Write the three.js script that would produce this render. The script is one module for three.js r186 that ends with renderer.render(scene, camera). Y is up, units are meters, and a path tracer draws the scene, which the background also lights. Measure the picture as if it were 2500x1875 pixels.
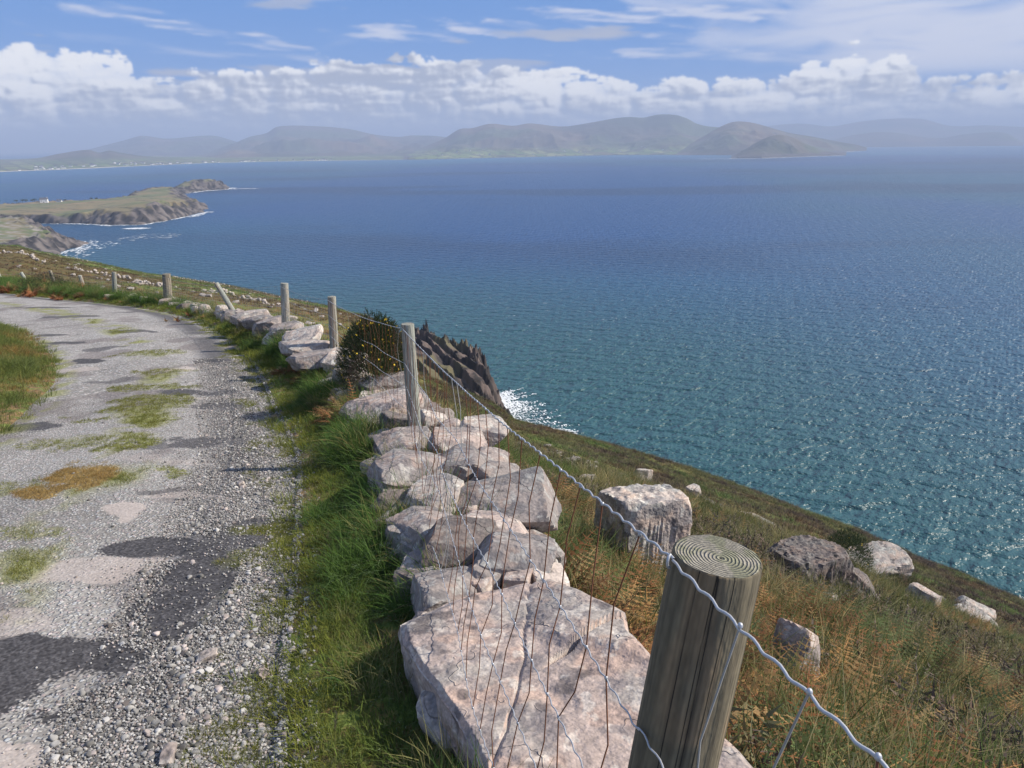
import * as THREE from 'three';
import { mergeGeometries, mergeVertices, toCreasedNormals } from 'three/addons/utils/BufferGeometryUtils.js';

// ------------------------------------------------------------------ camera, sky, sun, exposure
// The eye is the origin; the road lies 1.75 m below it, the sea 100 m below. "f" in the helpers below is metres forward (-z).
const D2R = Math.PI / 180;
const scene = new THREE.Scene();
const camera = new THREE.PerspectiveCamera(53.06, 4 / 3, 0.05, 120000);
camera.rotation.order = 'YXZ';
camera.rotation.set(-17.35 * D2R, 0, -0.7 * D2R);
scene.add(camera);
const renderer = new THREE.WebGLRenderer({ antialias: true });
renderer.setSize(1024, 768);
renderer.toneMapping = THREE.LinearToneMapping;
renderer.toneMappingExposure = 1.25;
renderer.shadowMap.enabled = true;

const SUN_AZ = 86, SUN_EL = 38;
const sunDir = new THREE.Vector3(Math.sin(SUN_AZ * D2R) * Math.cos(SUN_EL * D2R), Math.sin(SUN_EL * D2R), -Math.cos(SUN_AZ * D2R) * Math.cos(SUN_EL * D2R));
const sun = new THREE.DirectionalLight(new THREE.Color(1, 0.93, 0.82), 5.0);
sun.position.copy(sunDir).multiplyScalar(200);
sun.castShadow = true;
sun.shadow.mapSize.set(4096, 4096);
Object.assign(sun.shadow.camera, { left: -60, right: 60, top: 60, bottom: -60, near: 1, far: 500 });
scene.add(sun, sun.target);
scene.fog = new THREE.FogExp2(new THREE.Color(0.61, 0.74, 1.0), 0.00013);

// ------------------------------------------------------------------ numbers and noise
let seed = 1;
function srand(s) { seed = s >>> 0; }
function rnd() { seed = (seed + 0x6d2b79f5) >>> 0; let t = Math.imul(seed ^ (seed >>> 15), 1 | seed); t = (t + Math.imul(t ^ (t >>> 7), 61 | t)) ^ t; return ((t ^ (t >>> 14)) >>> 0) / 4294967296; }
const rr = (a, b) => a + (b - a) * rnd();
const clamp = (x, a = 0, b = 1) => (x < a ? a : x > b ? b : x);
const lerp = (a, b, t) => a + (b - a) * t;
function ss(a, b, x) { const t = clamp((x - a) / (b - a)); return t * t * (3 - 2 * t); }
function hash(x, y, s) { let h = Math.imul(x, 374761393) ^ Math.imul(y, 668265263) ^ Math.imul(s, 1274126177); h = Math.imul(h ^ (h >>> 13), 1274126177); h ^= h >>> 16; h = Math.imul(h, 2246822519); return ((h ^ (h >>> 15)) >>> 0) / 4294967296; }
function vn(x, y, s = 0) {
  const xi = Math.floor(x), yi = Math.floor(y), fx = x - xi, fy = y - yi, u = fx * fx * (3 - 2 * fx), v = fy * fy * (3 - 2 * fy);
  const a = hash(xi, yi, s), b = hash(xi + 1, yi, s), c = hash(xi, yi + 1, s), d = hash(xi + 1, yi + 1, s);
  return a + (b - a) * u + (c - a + (a - b - c + d) * u) * v;
}
function fbm(x, y, o = 4, s = 0) { let t = 0, a = 0.5, n = 0; for (let i = 0; i < o; i++) { t += a * vn(x, y, s + i); n += a; a *= 0.5; x = x * 2.03 + 17.1; y = y * 2.03 - 9.7; } return t / n; }
function ridge(x, y, o = 4, s = 0) { let t = 0, a = 0.5, n = 0; for (let i = 0; i < o; i++) { t += a * (1 - Math.abs(2 * vn(x, y, s + i) - 1)); n += a; a *= 0.5; x = x * 2.07 + 5.3; y = y * 2.07 + 3.1; } return t / n; }
function vnT(x, y, p, s = 0) { // repeats every p cells
  const xi = Math.floor(x), yi = Math.floor(y), fx = x - xi, fy = y - yi, u = fx * fx * (3 - 2 * fx), v = fy * fy * (3 - 2 * fy), x0 = ((xi % p) + p) % p, y0 = ((yi % p) + p) % p, x1 = x0 + 1 === p ? 0 : x0 + 1, y1 = y0 + 1 === p ? 0 : y0 + 1;
  const a = hash(x0, y0, s), b = hash(x1, y0, s), c = hash(x0, y1, s), d = hash(x1, y1, s);
  return a + (b - a) * u + (c - a + (a - b - c + d) * u) * v;
}
function fbmT(u, v, p, o = 4, s = 0) { let t = 0, a = 0.5, n = 0; for (let i = 0; i < o; i++) { t += a * vnT(u * p, v * p, p, s + i); n += a; a *= 0.5; p *= 2; } return t / n; }
function vn3(x, y, z, s = 0) { const zi = Math.floor(z), f = z - zi, w = f * f * (3 - 2 * f); return lerp(vn(x, y, s + zi * 31), vn(x, y, s + (zi + 1) * 31), w); }
function fbm3(x, y, z, o = 3, s = 0) { let t = 0, a = 0.5, n = 0; for (let i = 0; i < o; i++) { t += a * vn3(x, y, z, s + i * 7); n += a; a *= 0.5; x = x * 2.1 + 3.7; y = y * 2.1 - 1.9; z = z * 2.1 + 8.3; } return t / n; }
function table(T) { return (x) => { if (x <= T[0][0]) return T[0][1]; for (let i = 1; i < T.length; i++) if (x <= T[i][0]) return lerp(T[i - 1][1], T[i][1], (x - T[i - 1][0]) / (T[i][0] - T[i - 1][0])); return T[T.length - 1][1]; }; }
function softTable(T) { return (x) => { if (x <= T[0][0]) return T[0][1]; for (let i = 1; i < T.length; i++) if (x <= T[i][0]) { const t = (x - T[i - 1][0]) / (T[i][0] - T[i - 1][0]); return lerp(T[i - 1][1], T[i][1], t * t * (3 - 2 * t)); } return T[T.length - 1][1]; }; }
const mix3 = (a, b, t) => [lerp(a[0], b[0], t), lerp(a[1], b[1], t), lerp(a[2], b[2], t)];
const V3 = (x, y, f) => new THREE.Vector3(x, y, -f);

// ------------------------------------------------------------------ the sky: air, thin high cloud, grey layers and a bank of cumulus round the horizon
{
  const W = 4096, H = 2048, data = new Float32Array(W * H * 4);
  const topOf = table([[-60, 5.2], [-45, 5.6], [-35.6, 6.0], [-31.2, 6.0], [-28.9, 5.7], [-26.5, 5.2], [-25, 5.2], [-23.2, 4.4], [-20.4, 4.6], [-18.4, 4.9], [-16.7, 4.6], [-12.5, 5.1], [-10, 5.3], [-6.3, 5.4], [-1.5, 5.2], [1, 4.6], [4.9, 4.4], [9.6, 4.1], [12.7, 3.9], [15.8, 3.8], [18.9, 4.3], [20, 5.0], [22.7, 5.2], [25.4, 5.0], [26.8, 3.9], [29.4, 3.3], [32.1, 3.3], [40, 3.8], [55, 4.8]]);
  const puffs = [[-28.5, 4.9, 4.2, 0.9, 1], [-25, 4.6, 2.5, 0.8, 0.9], [-18.4, 5.0, 2.2, 0.45, 1], [-13.5, 4.95, 1.6, 0.3, 0.9], [-5.4, 5.5, 0.9, 0.35, 1], [3.3, 3.9, 3.2, 0.7, 0.8], [8, 3.7, 3, 0.6, 0.75], [14.5, 3.9, 1.2, 0.25, 1], [22.6, 4.7, 3.2, 0.75, 1], [31.5, 2.3, 1.6, 0.45, 0.8], [-31, 3.6, 2.5, 0.8, 0.7], [-8, 3.2, 1.4, 0.35, 0.45], [-13, 2.6, 1.3, 0.3, 0.4], [17.5, 2.5, 3, 0.6, 0.5], [-22, 2.6, 2.2, 0.4, 0.4], [1, 2.6, 3, 0.5, 0.5]];
  const greys = [[-15, 4.3, 7.5, 0.55, 0.8], [1.7, 7.05, 6.2, 0.42, 0.75], [-14.6, 8.9, 3.6, 0.5, 0.6], [-29.5, 5.9, 1.7, 0.42, 0.75], [-3, 5.0, 4, 0.5, 0.6], [9, 6.8, 6, 0.3, 0.4], [-29.5, 3.6, 3, 0.8, 0.45]];
  const cir = [[-21, 7.3, 4.6, 0.3, 0.55, 0.11], [-24, 8.0, 2.6, 0.25, 0.35, 0.12], [-16.5, 6.35, 2.4, 0.16, 0.4, 0.05], [-3.5, 7.5, 5, 0.45, 0.55, -0.03], [-8.5, 7.0, 3, 0.25, 0.45, 0.04], [11, 7.9, 7, 0.5, 0.55, 0.03], [15, 6.3, 6, 0.4, 0.5, 0.05], [12, 5.7, 6, 0.3, 0.45, 0.02]];
  const ell = (t, e, p) => { const a = (t - p[0]) / p[2], b = (e - p[1] - (p[5] || 0) * (p[0] - t)) / p[3]; return a * a + b * b; };
  const billow = (x, y, s) => { let t = 0, a = 0.5, n = 0; for (let i = 0; i < 5; i++) { const v = vn(x, y, s + i); t += a * (Math.min(1, 1.7 * Math.abs(2 * v - 1))); n += a; a *= 0.5; x = x * 2.05 + 3.3; y = y * 2.05 + 7.7; } return t / n; };
  for (let j = 0; j < H; j++) {
    const e = ((j + 0.5) / H - 0.5) * 180, coarse = e > 12;
    for (let i = 0; i < W; i++) {
      const k = (j * W + i) * 4;
      if (coarse && (i & 1 || j & 1)) { const q = ((j & 1 ? j - 1 : j) * W + (i & ~1)) * 4; data[k] = data[q]; data[k + 1] = data[q + 1]; data[k + 2] = data[q + 2]; data[k + 3] = 1; continue; }
      let t = ((i + 0.5) / W - 0.5) * 360 + 90; if (t > 180) t -= 360; // degrees to the right of the view
      let c;
      if (e < -0.6) c = [0.36, 0.42, 0.55];
      else {
        const h = clamp(e / 90), lo = Math.exp(-Math.max(e, 0) / 6);
        c = mix3([0.10, 0.27, 0.68], [0.20, 0.40, 0.80], Math.exp(-Math.max(e, 0) / 10));
        c = mix3(c, [0.42, 0.53, 0.76], Math.exp(-Math.max(e, 0) / 3.2) * 0.7);
        c = mix3(c, [0.045, 0.125, 0.34], ss(0.12, 0.6, h) * 0.85);
        // thin high cloud, drawn out across the wind, thicker towards the sun's side
        const wx = fbm(t * 0.05, e * 0.25, 3, 40) * 5, st = fbm(t * 0.10 + wx * 0.5, e * (e < 20 ? 0.95 : 0.5) + t * 0.03 + wx, 5, 50);
        const wide = fbm(t * 0.028 + 4, e * 0.03, 3, 60);
        const veil = clamp(0.27 + 0.68 * ss(6, 28, t) * (1 - ss(70, 130, t)) + 0.5 * (wide - 0.5) + 0.1 * ss(14, 30, e));
        let ca = ss(0.62 - veil * 0.42, 0.92 - veil * 0.3, st) * (0.35 + 0.5 * veil) * ss(2, 5, e);
        if (e < 12) for (const p of cir) { const hn = fbm(t * 0.5 + e * 0.3, e * 3.2 + t * 0.22, 4, 64), q = ell(t, e, p) * 0.45 - (st - 0.45) * 1.6 + (0.5 - hn) * 3.2; if (q < 1) ca = Math.max(ca, p[4] * (1 - ss(0.0, 1, q)) * (0.2 + 1.1 * ss(0.3, 0.7, fbm(t * 0.35, e * 4 + t * 0.25, 4, 66)))); }
        c = mix3(c, [0.80, 0.81, 0.90], clamp(ca));
        // grey layers
        if (e < 14) for (const p of greys) { const n = fbm(t * 0.28, e * 1.7 + t * 0.05, 5, 70), q = ell(t, e, p) * 0.6 + (n - 0.45) * 4.2; if (q < 1) c = mix3(c, [0.50, 0.53, 0.64], p[4] * (1 - ss(0.1, 1, q))); }
        // higher broken cumulus further up, out of the frame and round the sky
        if (e > 11) {
          const sc = 22 / (e + 12), n = billow(t * 0.09 * Math.cos(e * D2R) + 9, e * 0.12, 80), cov = ss(0.60, 0.76, n + (fbm(t * 0.03, e * 0.05, 3, 85) - 0.5) * 0.5) * 0.6 * (1 - ss(45, 75, e)) * ss(11, 18, e);
          c = mix3(c, mix3([0.62, 0.66, 0.76], [0.98, 0.97, 0.96], ss(0.55, 0.85, n) * clamp(sc + 0.4)), cov);
        }
        // the bank of cumulus
        if (e < 9.5) {
          const T = Math.abs(t) < 60 ? topOf(t) : 5 + 2.4 * (fbm(t * 0.06, 3, 3, 90) - 0.5) * ss(60, 75, Math.abs(t));
          const nb = billow(t * 0.40, e * 0.85, 100), edge = T + (nb - 0.5) * 2.0 - e;
          const a = ss(0, 0.22, edge);
          if (a > 0) {
            const n2 = billow((t + 0.4) * 0.40, (e + 0.3) * 0.85, 100), m1 = billow(t * 0.75 + 3, e * 1.5, 120), m2 = billow((t + 0.22) * 0.75 + 3, (e + 0.16) * 1.5, 120);
            let lit = 0.36 + (nb - n2) * 1.1 + (m1 - m2) * 0.7 + (fbm(t * 0.12, e * 0.5, 3, 130) - 0.5) * 0.8;
            for (const p of puffs) { const q = ell(t, e, p); if (q < 2.2) lit += p[4] * 0.75 * (1 - ss(0.1, 2.2, q)) * (0.55 + 0.9 * m1); }
            lit += 0.25 * ss(0.8, 0.1, edge) + 0.12 * ss(5, 25, t) ;
            let cc = mix3([0.44, 0.49, 0.62], [1.0, 1.0, 1.02], ss(0.0, 1.1, lit));
            cc = mix3(cc, [0.43, 0.51, 0.70], ss(2.8, 0.7, e) * 0.85);
            c = mix3(c, cc, a * (0.82 + 0.18 * ss(0.2, 0.7, nb)));
          }
        }
      }
      data[k] = c[0] * 0.8; data[k + 1] = c[1] * 0.8; data[k + 2] = c[2] * 0.8; data[k + 3] = 1;
    }
  }
  const tex = new THREE.DataTexture(data, W, H, THREE.RGBAFormat, THREE.FloatType);
  tex.mapping = THREE.EquirectangularReflectionMapping; tex.magFilter = tex.minFilter = THREE.LinearFilter; tex.needsUpdate = true;
  scene.background = tex; scene.environment = tex;
}

// ------------------------------------------------------------------ helpers for objects
const taken = {};
function numbered(n) { const k = (taken[n] = (taken[n] ?? -1) + 1); return k ? n + '_' + String(k).padStart(3, '0') : n; }
function tag(o, label, category, group, kind) { o.userData.label = label; if (category) o.userData.category = category; if (group) o.userData.group = group; if (kind) o.userData.kind = kind; return o; }
function mesh(name, geo, mat, parent = scene) { const m = new THREE.Mesh(geo, mat); m.name = parent === scene ? numbered(name) : name; m.castShadow = m.receiveShadow = true; parent.add(m); return m; }
function thing(name, label, category, group) { const g = new THREE.Group(); g.name = numbered(name); scene.add(g); return tag(g, label, category, group); }
function structure(name, geo, mat, label, category) { return tag(mesh(name, geo, mat), label, category, null, 'structure'); }
function tex8(w, h, fn, srgb) {
  const d = new Uint8Array(w * h * 4), o = [0, 0, 0];
  for (let j = 0; j < h; j++) for (let i = 0; i < w; i++) { fn((i + 0.5) / w, (j + 0.5) / h, o, i, j); const k = (j * w + i) * 4; d[k] = clamp(o[0], 0, 255); d[k + 1] = clamp(o[1], 0, 255); d[k + 2] = clamp(o[2], 0, 255); d[k + 3] = 255; }
  const t = new THREE.DataTexture(d, w, h, THREE.RGBAFormat, THREE.UnsignedByteType);
  t.wrapS = t.wrapT = THREE.RepeatWrapping; t.magFilter = THREE.LinearFilter; t.minFilter = THREE.LinearMipmapLinearFilter; t.generateMipmaps = true;
  if (srgb) t.colorSpace = THREE.SRGBColorSpace; t.needsUpdate = true; return t;
}
const lin = (r, g, b) => new THREE.Color().setRGB(r, g, b);
function gridGeo(nu, nv, at, uvOf, colOf) { // at(i / nu, j / nv) -> [x, y, f]
  const p = new Float32Array((nu + 1) * (nv + 1) * 3), uv = new Float32Array((nu + 1) * (nv + 1) * 2), cl = colOf ? new Float32Array(p.length) : null, ix = [];
  for (let j = 0, k = 0; j <= nv; j++) for (let i = 0; i <= nu; i++, k++) {
    const [x, y, f] = at(i / nu, j / nv); p[k * 3] = x; p[k * 3 + 1] = y; p[k * 3 + 2] = -f;
    const [a, b] = uvOf ? uvOf(x, f, i / nu, j / nv) : [x, f]; uv[k * 2] = a; uv[k * 2 + 1] = b;
    if (cl) { const c = colOf(x, y, f, i / nu, j / nv); cl[k * 3] = c[0]; cl[k * 3 + 1] = c[1]; cl[k * 3 + 2] = c[2]; }
    if (i < nu && j < nv) { const a0 = k, b0 = k + 1, c0 = k + nu + 1, d0 = c0 + 1; ix.push(a0, b0, d0, a0, d0, c0); }
  }
  const g = new THREE.BufferGeometry();
  g.setAttribute('position', new THREE.BufferAttribute(p, 3)); g.setAttribute('uv', new THREE.BufferAttribute(uv, 2));
  if (cl) g.setAttribute('color', new THREE.BufferAttribute(cl, 3));
  g.setIndex(ix); g.computeVertexNormals(); return g;
}

// ------------------------------------------------------------------ lie of the land (x to the right, f forward, heights from the eye)
const SEA = -100;
const roadRight = softTableFree([[-4, -0.3], [0, -0.55], [2.08, -0.82], [2.5, -0.93], [2.85, -1.015], [3.28, -1.11], [4.18, -1.33], [5.65, -1.72], [6.7, -2.12], [7.7, -2.54], [10.07, -3.48], [13, -4.87], [16.1, -6.57], [18.9, -8.6], [21.6, -11.35], [24.2, -14.5], [27.6, -18.5], [34, -27]]);
const roadLeft = softTableFree([[-4, -3.0], [1, -3.55], [3, -3.85], [5, -4.3], [6.66, -4.74], [7.64, -5.09], [9.2, -5.71], [11.6, -7.15], [14.4, -9.27], [16.6, -11.25], [19.5, -14.6], [22, -18], [26, -24], [34, -36]]);
const fenceLine = softTableFree([[-8, 2.3], [-3.3, 1.15], [0, 0.44], [5.5, -0.75], [9.3, -2.21], [12, -3.59], [16, -5.96], [20.5, -9.2], [23, -11.95], [26.5, -14.8], [29, -17.3], [31.5, -19.9], [34, -22.6], [40, -29]]);
function softTableFree(T) { // Catmull-Rom through unevenly spaced points
  const m = T.map((p, i) => { const a = T[Math.max(0, i - 1)], b = T[Math.min(T.length - 1, i + 1)]; return (b[1] - a[1]) / (b[0] - a[0]); });
  return (x) => {
    if (x <= T[0][0]) return T[0][1] + m[0] * (x - T[0][0]);
    for (let i = 1; i < T.length; i++) if (x <= T[i][0]) { const h = T[i][0] - T[i - 1][0], t = (x - T[i - 1][0]) / h, t2 = t * t, t3 = t2 * t; return (2 * t3 - 3 * t2 + 1) * T[i - 1][1] + (t3 - 2 * t2 + t) * h * m[i - 1] + (3 * t2 - 2 * t3) * T[i][1] + (t3 - t2) * h * m[i]; }
    const l = T.length - 1; return T[l][1] + m[l] * (x - T[l][0]);
  };
}
const wallTop = table([[-4, -1.2], [0, -1.5], [1.3, -1.62], [2.2, -1.71], [3, -1.82], [4, -1.93], [5.5, -2.08], [7.5, -2.3], [9.3, -2.43], [12, -2.68], [16, -3.2], [20.5, -4.0], [23, -4.25], [26.5, -4.75], [29, -4.98], [31.5, -5.28], [34, -5.7], [40, -6.5]]);
const roadY = (f) => -1.75 - 0.115 * f;
const steep = table([[-38.7, 0.0764], [-33.3, 0.0980], [-32.3, 0.1007], [-31.4, 0.1081], [-29.7, 0.1171], [-27.4, 0.1293], [-25.3, 0.1415], [-23.0, 0.1507], [-20.7, 0.1605], [-17.0, 0.1795], [-13.9, 0.1950], [-11.2, 0.2116], [-9.2, 0.2258], [-8.0, 0.2884], [-3.8, 0.3244], [-1.6, 0.3409], [0.0, 0.3651], [5.3, 0.3879], [10.7, 0.4134], [16.2, 0.4408], [21.4, 0.4642], [26.4, 0.4875], [31.2, 0.5136], [34.2, 0.5233], [37.4, 0.5339], [44.7, 0.5557], [70, 0.6]]);
function hillPlain(x, f) {
  const r = Math.hypot(x, f), th = Math.atan2(x, f) / D2R, R = 60 + 190 * (1 - ss(-16, -8, th)), c = 1.3 + 0.8 * (1 - ss(-34, -20, th));
  return -c - (steep(th) - c / R) * r - (r > R ? 0.004 * (r - R) * (r - R) : 0);
}
function hillY(x, f) {
  const r = Math.hypot(x, f), a = ss(2, 9, r);
  let y = hillPlain(x, f) + (fbm(x * 0.09, f * 0.09, 3, 200) - 0.5) * 1.1 * ss(6, 40, r) + (fbm(x * 0.7, f * 0.7, 3, 210) - 0.5) * 0.5 * a + (fbm(x * 2.3, f * 2.3, 2, 220) - 0.5) * 0.14;
  const d = (x - fenceLine(f)) * 0.9;
  if (d < 0.9 && f < 40) y = lerp(roadY(f) - 0.12, y, ss(0.05, 0.9, d));
  return y;
}
function vergeY(x, f) { const a = roadRight(f), b = fenceLine(f), t = clamp((x - a) / Math.max(0.2, b - a)); return roadY(f) + 0.015 + 0.05 * Math.sin(t * 3.1) + (fbm(x * 2.2, f * 2.2, 3, 230) - 0.5) * 0.07 * t + 0.05 * t; }
function leftY(x, f) { const d = roadLeft(f) - x; return roadY(f) + 0.012 + 0.20 * ss(0, 1.4, d) + 0.16 * d * ss(0.8, 4, d) + (fbm(x * 1.6, f * 1.6, 3, 240) - 0.5) * 0.12 * ss(0, 0.8, d); }
function roadSurf(x, f) { const a = roadLeft(f), b = roadRight(f), t = clamp((x - a) / (b - a)); return roadY(f) + 0.035 * Math.sin(t * Math.PI) - 0.012 * (ss(0.14, 0, Math.abs(t - 0.24)) + ss(0.14, 0, Math.abs(t - 0.74))) + (fbm(x * 1.3, f * 1.3, 3, 250) - 0.5) * 0.03; }
function groundY(x, f) { const l = roadLeft(f), r = roadRight(f), w = fenceLine(f); return x < l ? leftY(x, f) : x < r ? roadSurf(x, f) : x < w ? vergeY(x, f) : hillY(x, f); }

// the coast on this side, and how far off the shore of the bay lies in each direction
const shoreOf = table([[-60, 3600], [-36, 4265], [-32.5, 4452], [-27.5, 4790], [-20.8, 5700], [-16.1, 5850], [-7.1, 5714], [1.5, 6224], [7.3, 6700], [13.1, 6500], [20, 7000]]);
const nearCoast = [[-900, 560], [-460, 560], [-300, 420], [-120, 400], [-30, 320], [-4, 290], [4, 262], [40, 190], [80, 130], [130, 70], [200, -100], [-900, -100]];
function insideBy(P, x, y) { // distance to the outline, positive inside
  let d = 1e9, c = false;
  for (let i = 0, j = P.length - 1; i < P.length; j = i++) {
    const [ax, ay] = P[j], [bx, by] = P[i], t = clamp(((x - ax) * (bx - ax) + (y - ay) * (by - ay)) / ((bx - ax) ** 2 + (by - ay) ** 2)), e = Math.hypot(x - ax - t * (bx - ax), y - ay - t * (by - ay));
    if (e < d) d = e; if ((by > y) !== (ay > y) && x < (ax - bx) * (y - by) / (ay - by) + bx) c = !c;
  }
  return c ? d : -d;
}

// ------------------------------------------------------------------ the sea
{
  const N = 1024, P = 113; srand(11);
  const waves = [];
  for (let i = 0; i < 120; i++) { // whole numbers of waves per tile, most of them running with the wind
    const k = Math.round(7 * Math.pow(26, rnd())), dir = (100 + (rnd() + rnd() - 1) * 95) * D2R, kx = Math.round(k * Math.cos(dir)), ky = Math.round(k * Math.sin(dir)), kk = Math.hypot(kx, ky);
    if (kk > 1) waves.push([kx, ky, rnd() * 6.283, Math.pow(kk, -0.9)]);
  }
  const h = new Float32Array(N * N), S = new Float32Array(N * 4);
  for (let i = 0; i < N * 4; i++) S[i] = Math.sin(i / (N * 4) * 6.2831853);
  for (const [kx, ky, ph, a] of waves) { const p0 = ph / 6.2831853 * N * 4; for (let j = 0; j < N; j++) for (let i = 0; i < N; i++) h[j * N + i] += a * S[(Math.round((kx * i + ky * j) * 4 + p0) % (N * 4) + N * 4) % (N * 4)]; }
  let m = 0; for (let i = 0; i < N * N; i++) m += h[i] * h[i]; m = Math.sqrt(m / N / N);
  for (let i = 0; i < N * N; i++) { let v = h[i] / m / 3; v = v > 0 ? Math.pow(v, 1.15) : -Math.pow(-v, 0.9); h[i] = clamp(0.5 + v * 0.5); } // crests sharper than troughs
  const bump = tex8(N, N, (u, v, o, i, j) => { o[0] = o[1] = o[2] = h[j * N + i] * 255; });
  const amp = 2.2, cell = P / N, at = (i, j) => h[((j + N) % N) * N + (i + N) % N];
  const norm = tex8(N, N, (u, v, o, i, j) => { const sx = (at(i + 1, j) - at(i - 1, j)) * amp / 2 / cell, sy = (at(i, j + 1) - at(i, j - 1)) * amp / 2 / cell, l = Math.hypot(sx, sy, 1); o[0] = (-sx / l * 0.5 + 0.5) * 255; o[1] = (-sy / l * 0.5 + 0.5) * 255; o[2] = (1 / l * 0.5 + 0.5) * 255; });
  bump.repeat.set(1 / 41.7, 1 / 41.7); bump.rotation = 0.83; norm.rotation = 0.21; norm.repeat.set(1 / P, 1 / P);
  const mat = new THREE.MeshPhysicalMaterial({ color: 0xffffff, vertexColors: true, roughness: 0.36, ior: 1.33, normalMap: norm, normalScale: new THREE.Vector2(1, 1), bumpMap: bump, bumpScale: 0.6 });
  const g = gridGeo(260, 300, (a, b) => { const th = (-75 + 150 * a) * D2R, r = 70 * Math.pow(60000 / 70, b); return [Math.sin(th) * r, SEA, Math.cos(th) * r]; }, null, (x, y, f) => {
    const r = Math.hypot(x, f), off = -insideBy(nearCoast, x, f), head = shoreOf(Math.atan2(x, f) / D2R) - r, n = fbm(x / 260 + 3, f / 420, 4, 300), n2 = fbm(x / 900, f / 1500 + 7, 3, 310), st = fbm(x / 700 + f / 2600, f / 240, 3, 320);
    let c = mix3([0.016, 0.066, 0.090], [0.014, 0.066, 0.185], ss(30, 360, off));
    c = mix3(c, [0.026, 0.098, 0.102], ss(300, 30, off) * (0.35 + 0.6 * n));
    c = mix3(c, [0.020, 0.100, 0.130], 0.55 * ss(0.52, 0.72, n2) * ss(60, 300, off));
    c = mix3(c, [0.010, 0.036, 0.090], 0.7 * ss(0.50, 0.68, st) * ss(150, 500, off) * ss(400, 2600, head));  // darker streaks: cloud shadow and wind ruffle painted into the water colour
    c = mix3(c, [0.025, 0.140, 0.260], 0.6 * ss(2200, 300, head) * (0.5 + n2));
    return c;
  });
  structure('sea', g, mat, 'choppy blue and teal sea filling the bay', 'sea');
}

// ------------------------------------------------------------------ far hills round the bay: each a sheet from its shore up to its ridge and down behind
const hillMat = new THREE.MeshStandardMaterial({ color: 0xffffff, vertexColors: true, roughness: 1 });
function fieldTone(x, f, s) { // a patchwork of small fields
  const a = 0.6, u = (x * Math.cos(a) + f * Math.sin(a)) / 95, v = (-x * Math.sin(a) + f * Math.cos(a)) / 150 + 0.35 * Math.floor(u), i = Math.floor(u), j = Math.floor(v), k = hash(i, j, s), e = Math.min(u - i, 1 - u + i, (v - j) * 1.5, (1 - v + j) * 1.5);
  const c = k < 0.3 ? [0.10, 0.17, 0.045] : k < 0.55 ? [0.17, 0.23, 0.07] : k < 0.75 ? [0.22, 0.24, 0.10] : k < 0.9 ? [0.12, 0.12, 0.06] : [0.27, 0.30, 0.13];
  return e < 0.09 ? [0.05, 0.06, 0.035] : c;
}
const rangeHeights = {};
function range(name, label, prof, ridgeAt, shore, o = {}) {
  const el = softTableFree(prof), t0 = prof[0][0], t1 = prof[prof.length - 1][0], nu = o.nu || 260, nv = o.nv || 60, pw = o.pow || 1.5, amp = o.amp || 60, sc = o.scale || 700, s = o.seed || 1;
  const at = (a, b) => {
    const th = lerp(t0, t1, a), dr = typeof ridgeAt === 'function' ? ridgeAt(th) : ridgeAt, ds = typeof shore === 'function' ? shore(th) : shore, q = b * 1.35, d = q < 1 ? lerp(ds, dr, q) : dr * (1 + (q - 1) * 0.8);
    const x = Math.sin(th * D2R) * d, f = Math.cos(th * D2R) * d, hr = dr * Math.tan(el(th) * D2R) - SEA;
    let h = q < 1 ? hr * Math.pow(q, pw) : hr * (1 - 1.4 * (q - 1));
    const n = (ridge(x / sc, f / sc, 5, 400 + s) - 0.62) * amp * 2 + (fbm(x / 160, f / 160, 3, 420 + s) - 0.5) * amp * 0.35;
    h += n * clamp(q * (1 - q) * 4, 0, 1) * clamp(hr / 150) + (q < 0.12 && hr > 20 ? (o.bluff || 0) * ss(0, 0.012, q) : 0);
    return [x, Math.max(SEA - 3, SEA - (q === 0 ? 3 : 0) + Math.max(h, q > 0.004 && hr > 8 ? 0.5 : -3)), f];
  };
  const col = (x, y, f, a, b) => {
    const h = y - SEA, q = b * 1.35, n = fbm(x / 420, f / 420, 4, 440 + s), n2 = fbm(x / 90, f / 90, 3, 450 + s);
    let c = mix3([0.115, 0.095, 0.062], [0.085, 0.10, 0.048], ss(0.4, 0.62, n));
    c = mix3(c, [0.17, 0.115, 0.075], 0.6 * ss(0.5, 0.75, fbm(x / 700, f / 700, 3, 460 + s)));
    c = mix3(c, [0.042, 0.046, 0.032], 0.65 * ss(0.50, 0.66, fbm(x / 520 + 9, f / 520, 4, 465 + s)));  // broad dark patches: cloud shadow painted into the colour, along with dark heather
    c = mix3(c, [0.16, 0.155, 0.15], 0.5 * ss(0.55, 0.75, n2) * (o.rock ?? 0.5));
    const fl = (o.fields || 0) * ss(0.75, 0.15, h / (o.fieldTop || 90)) * ss(0.36, 0.5, fbm(x / 650, f / 650, 3, 470 + s) + 0.12);
    if (fl > 0) c = mix3(c, fieldTone(x, f, s), clamp(fl));
    if (o.cliff && h < o.cliff * (0.5 + n2)) c = mix3([0.05, 0.045, 0.045], [0.12, 0.105, 0.10], n2);
    if (o.beach && q < o.beach) c = [0.52, 0.46, 0.36];
    return c;
  };
  rangeHeights[name] = (th, d) => { const dr = typeof ridgeAt === 'function' ? ridgeAt(th) : ridgeAt, ds = typeof shore === 'function' ? shore(th) : shore; return at((th - t0) / (t1 - t0), (d - ds) / (dr - ds) / 1.35)[1]; };
  return structure(name, gridGeo(nu, nv, at, null, col), hillMat, label, o.category || 'hills');
}
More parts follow.
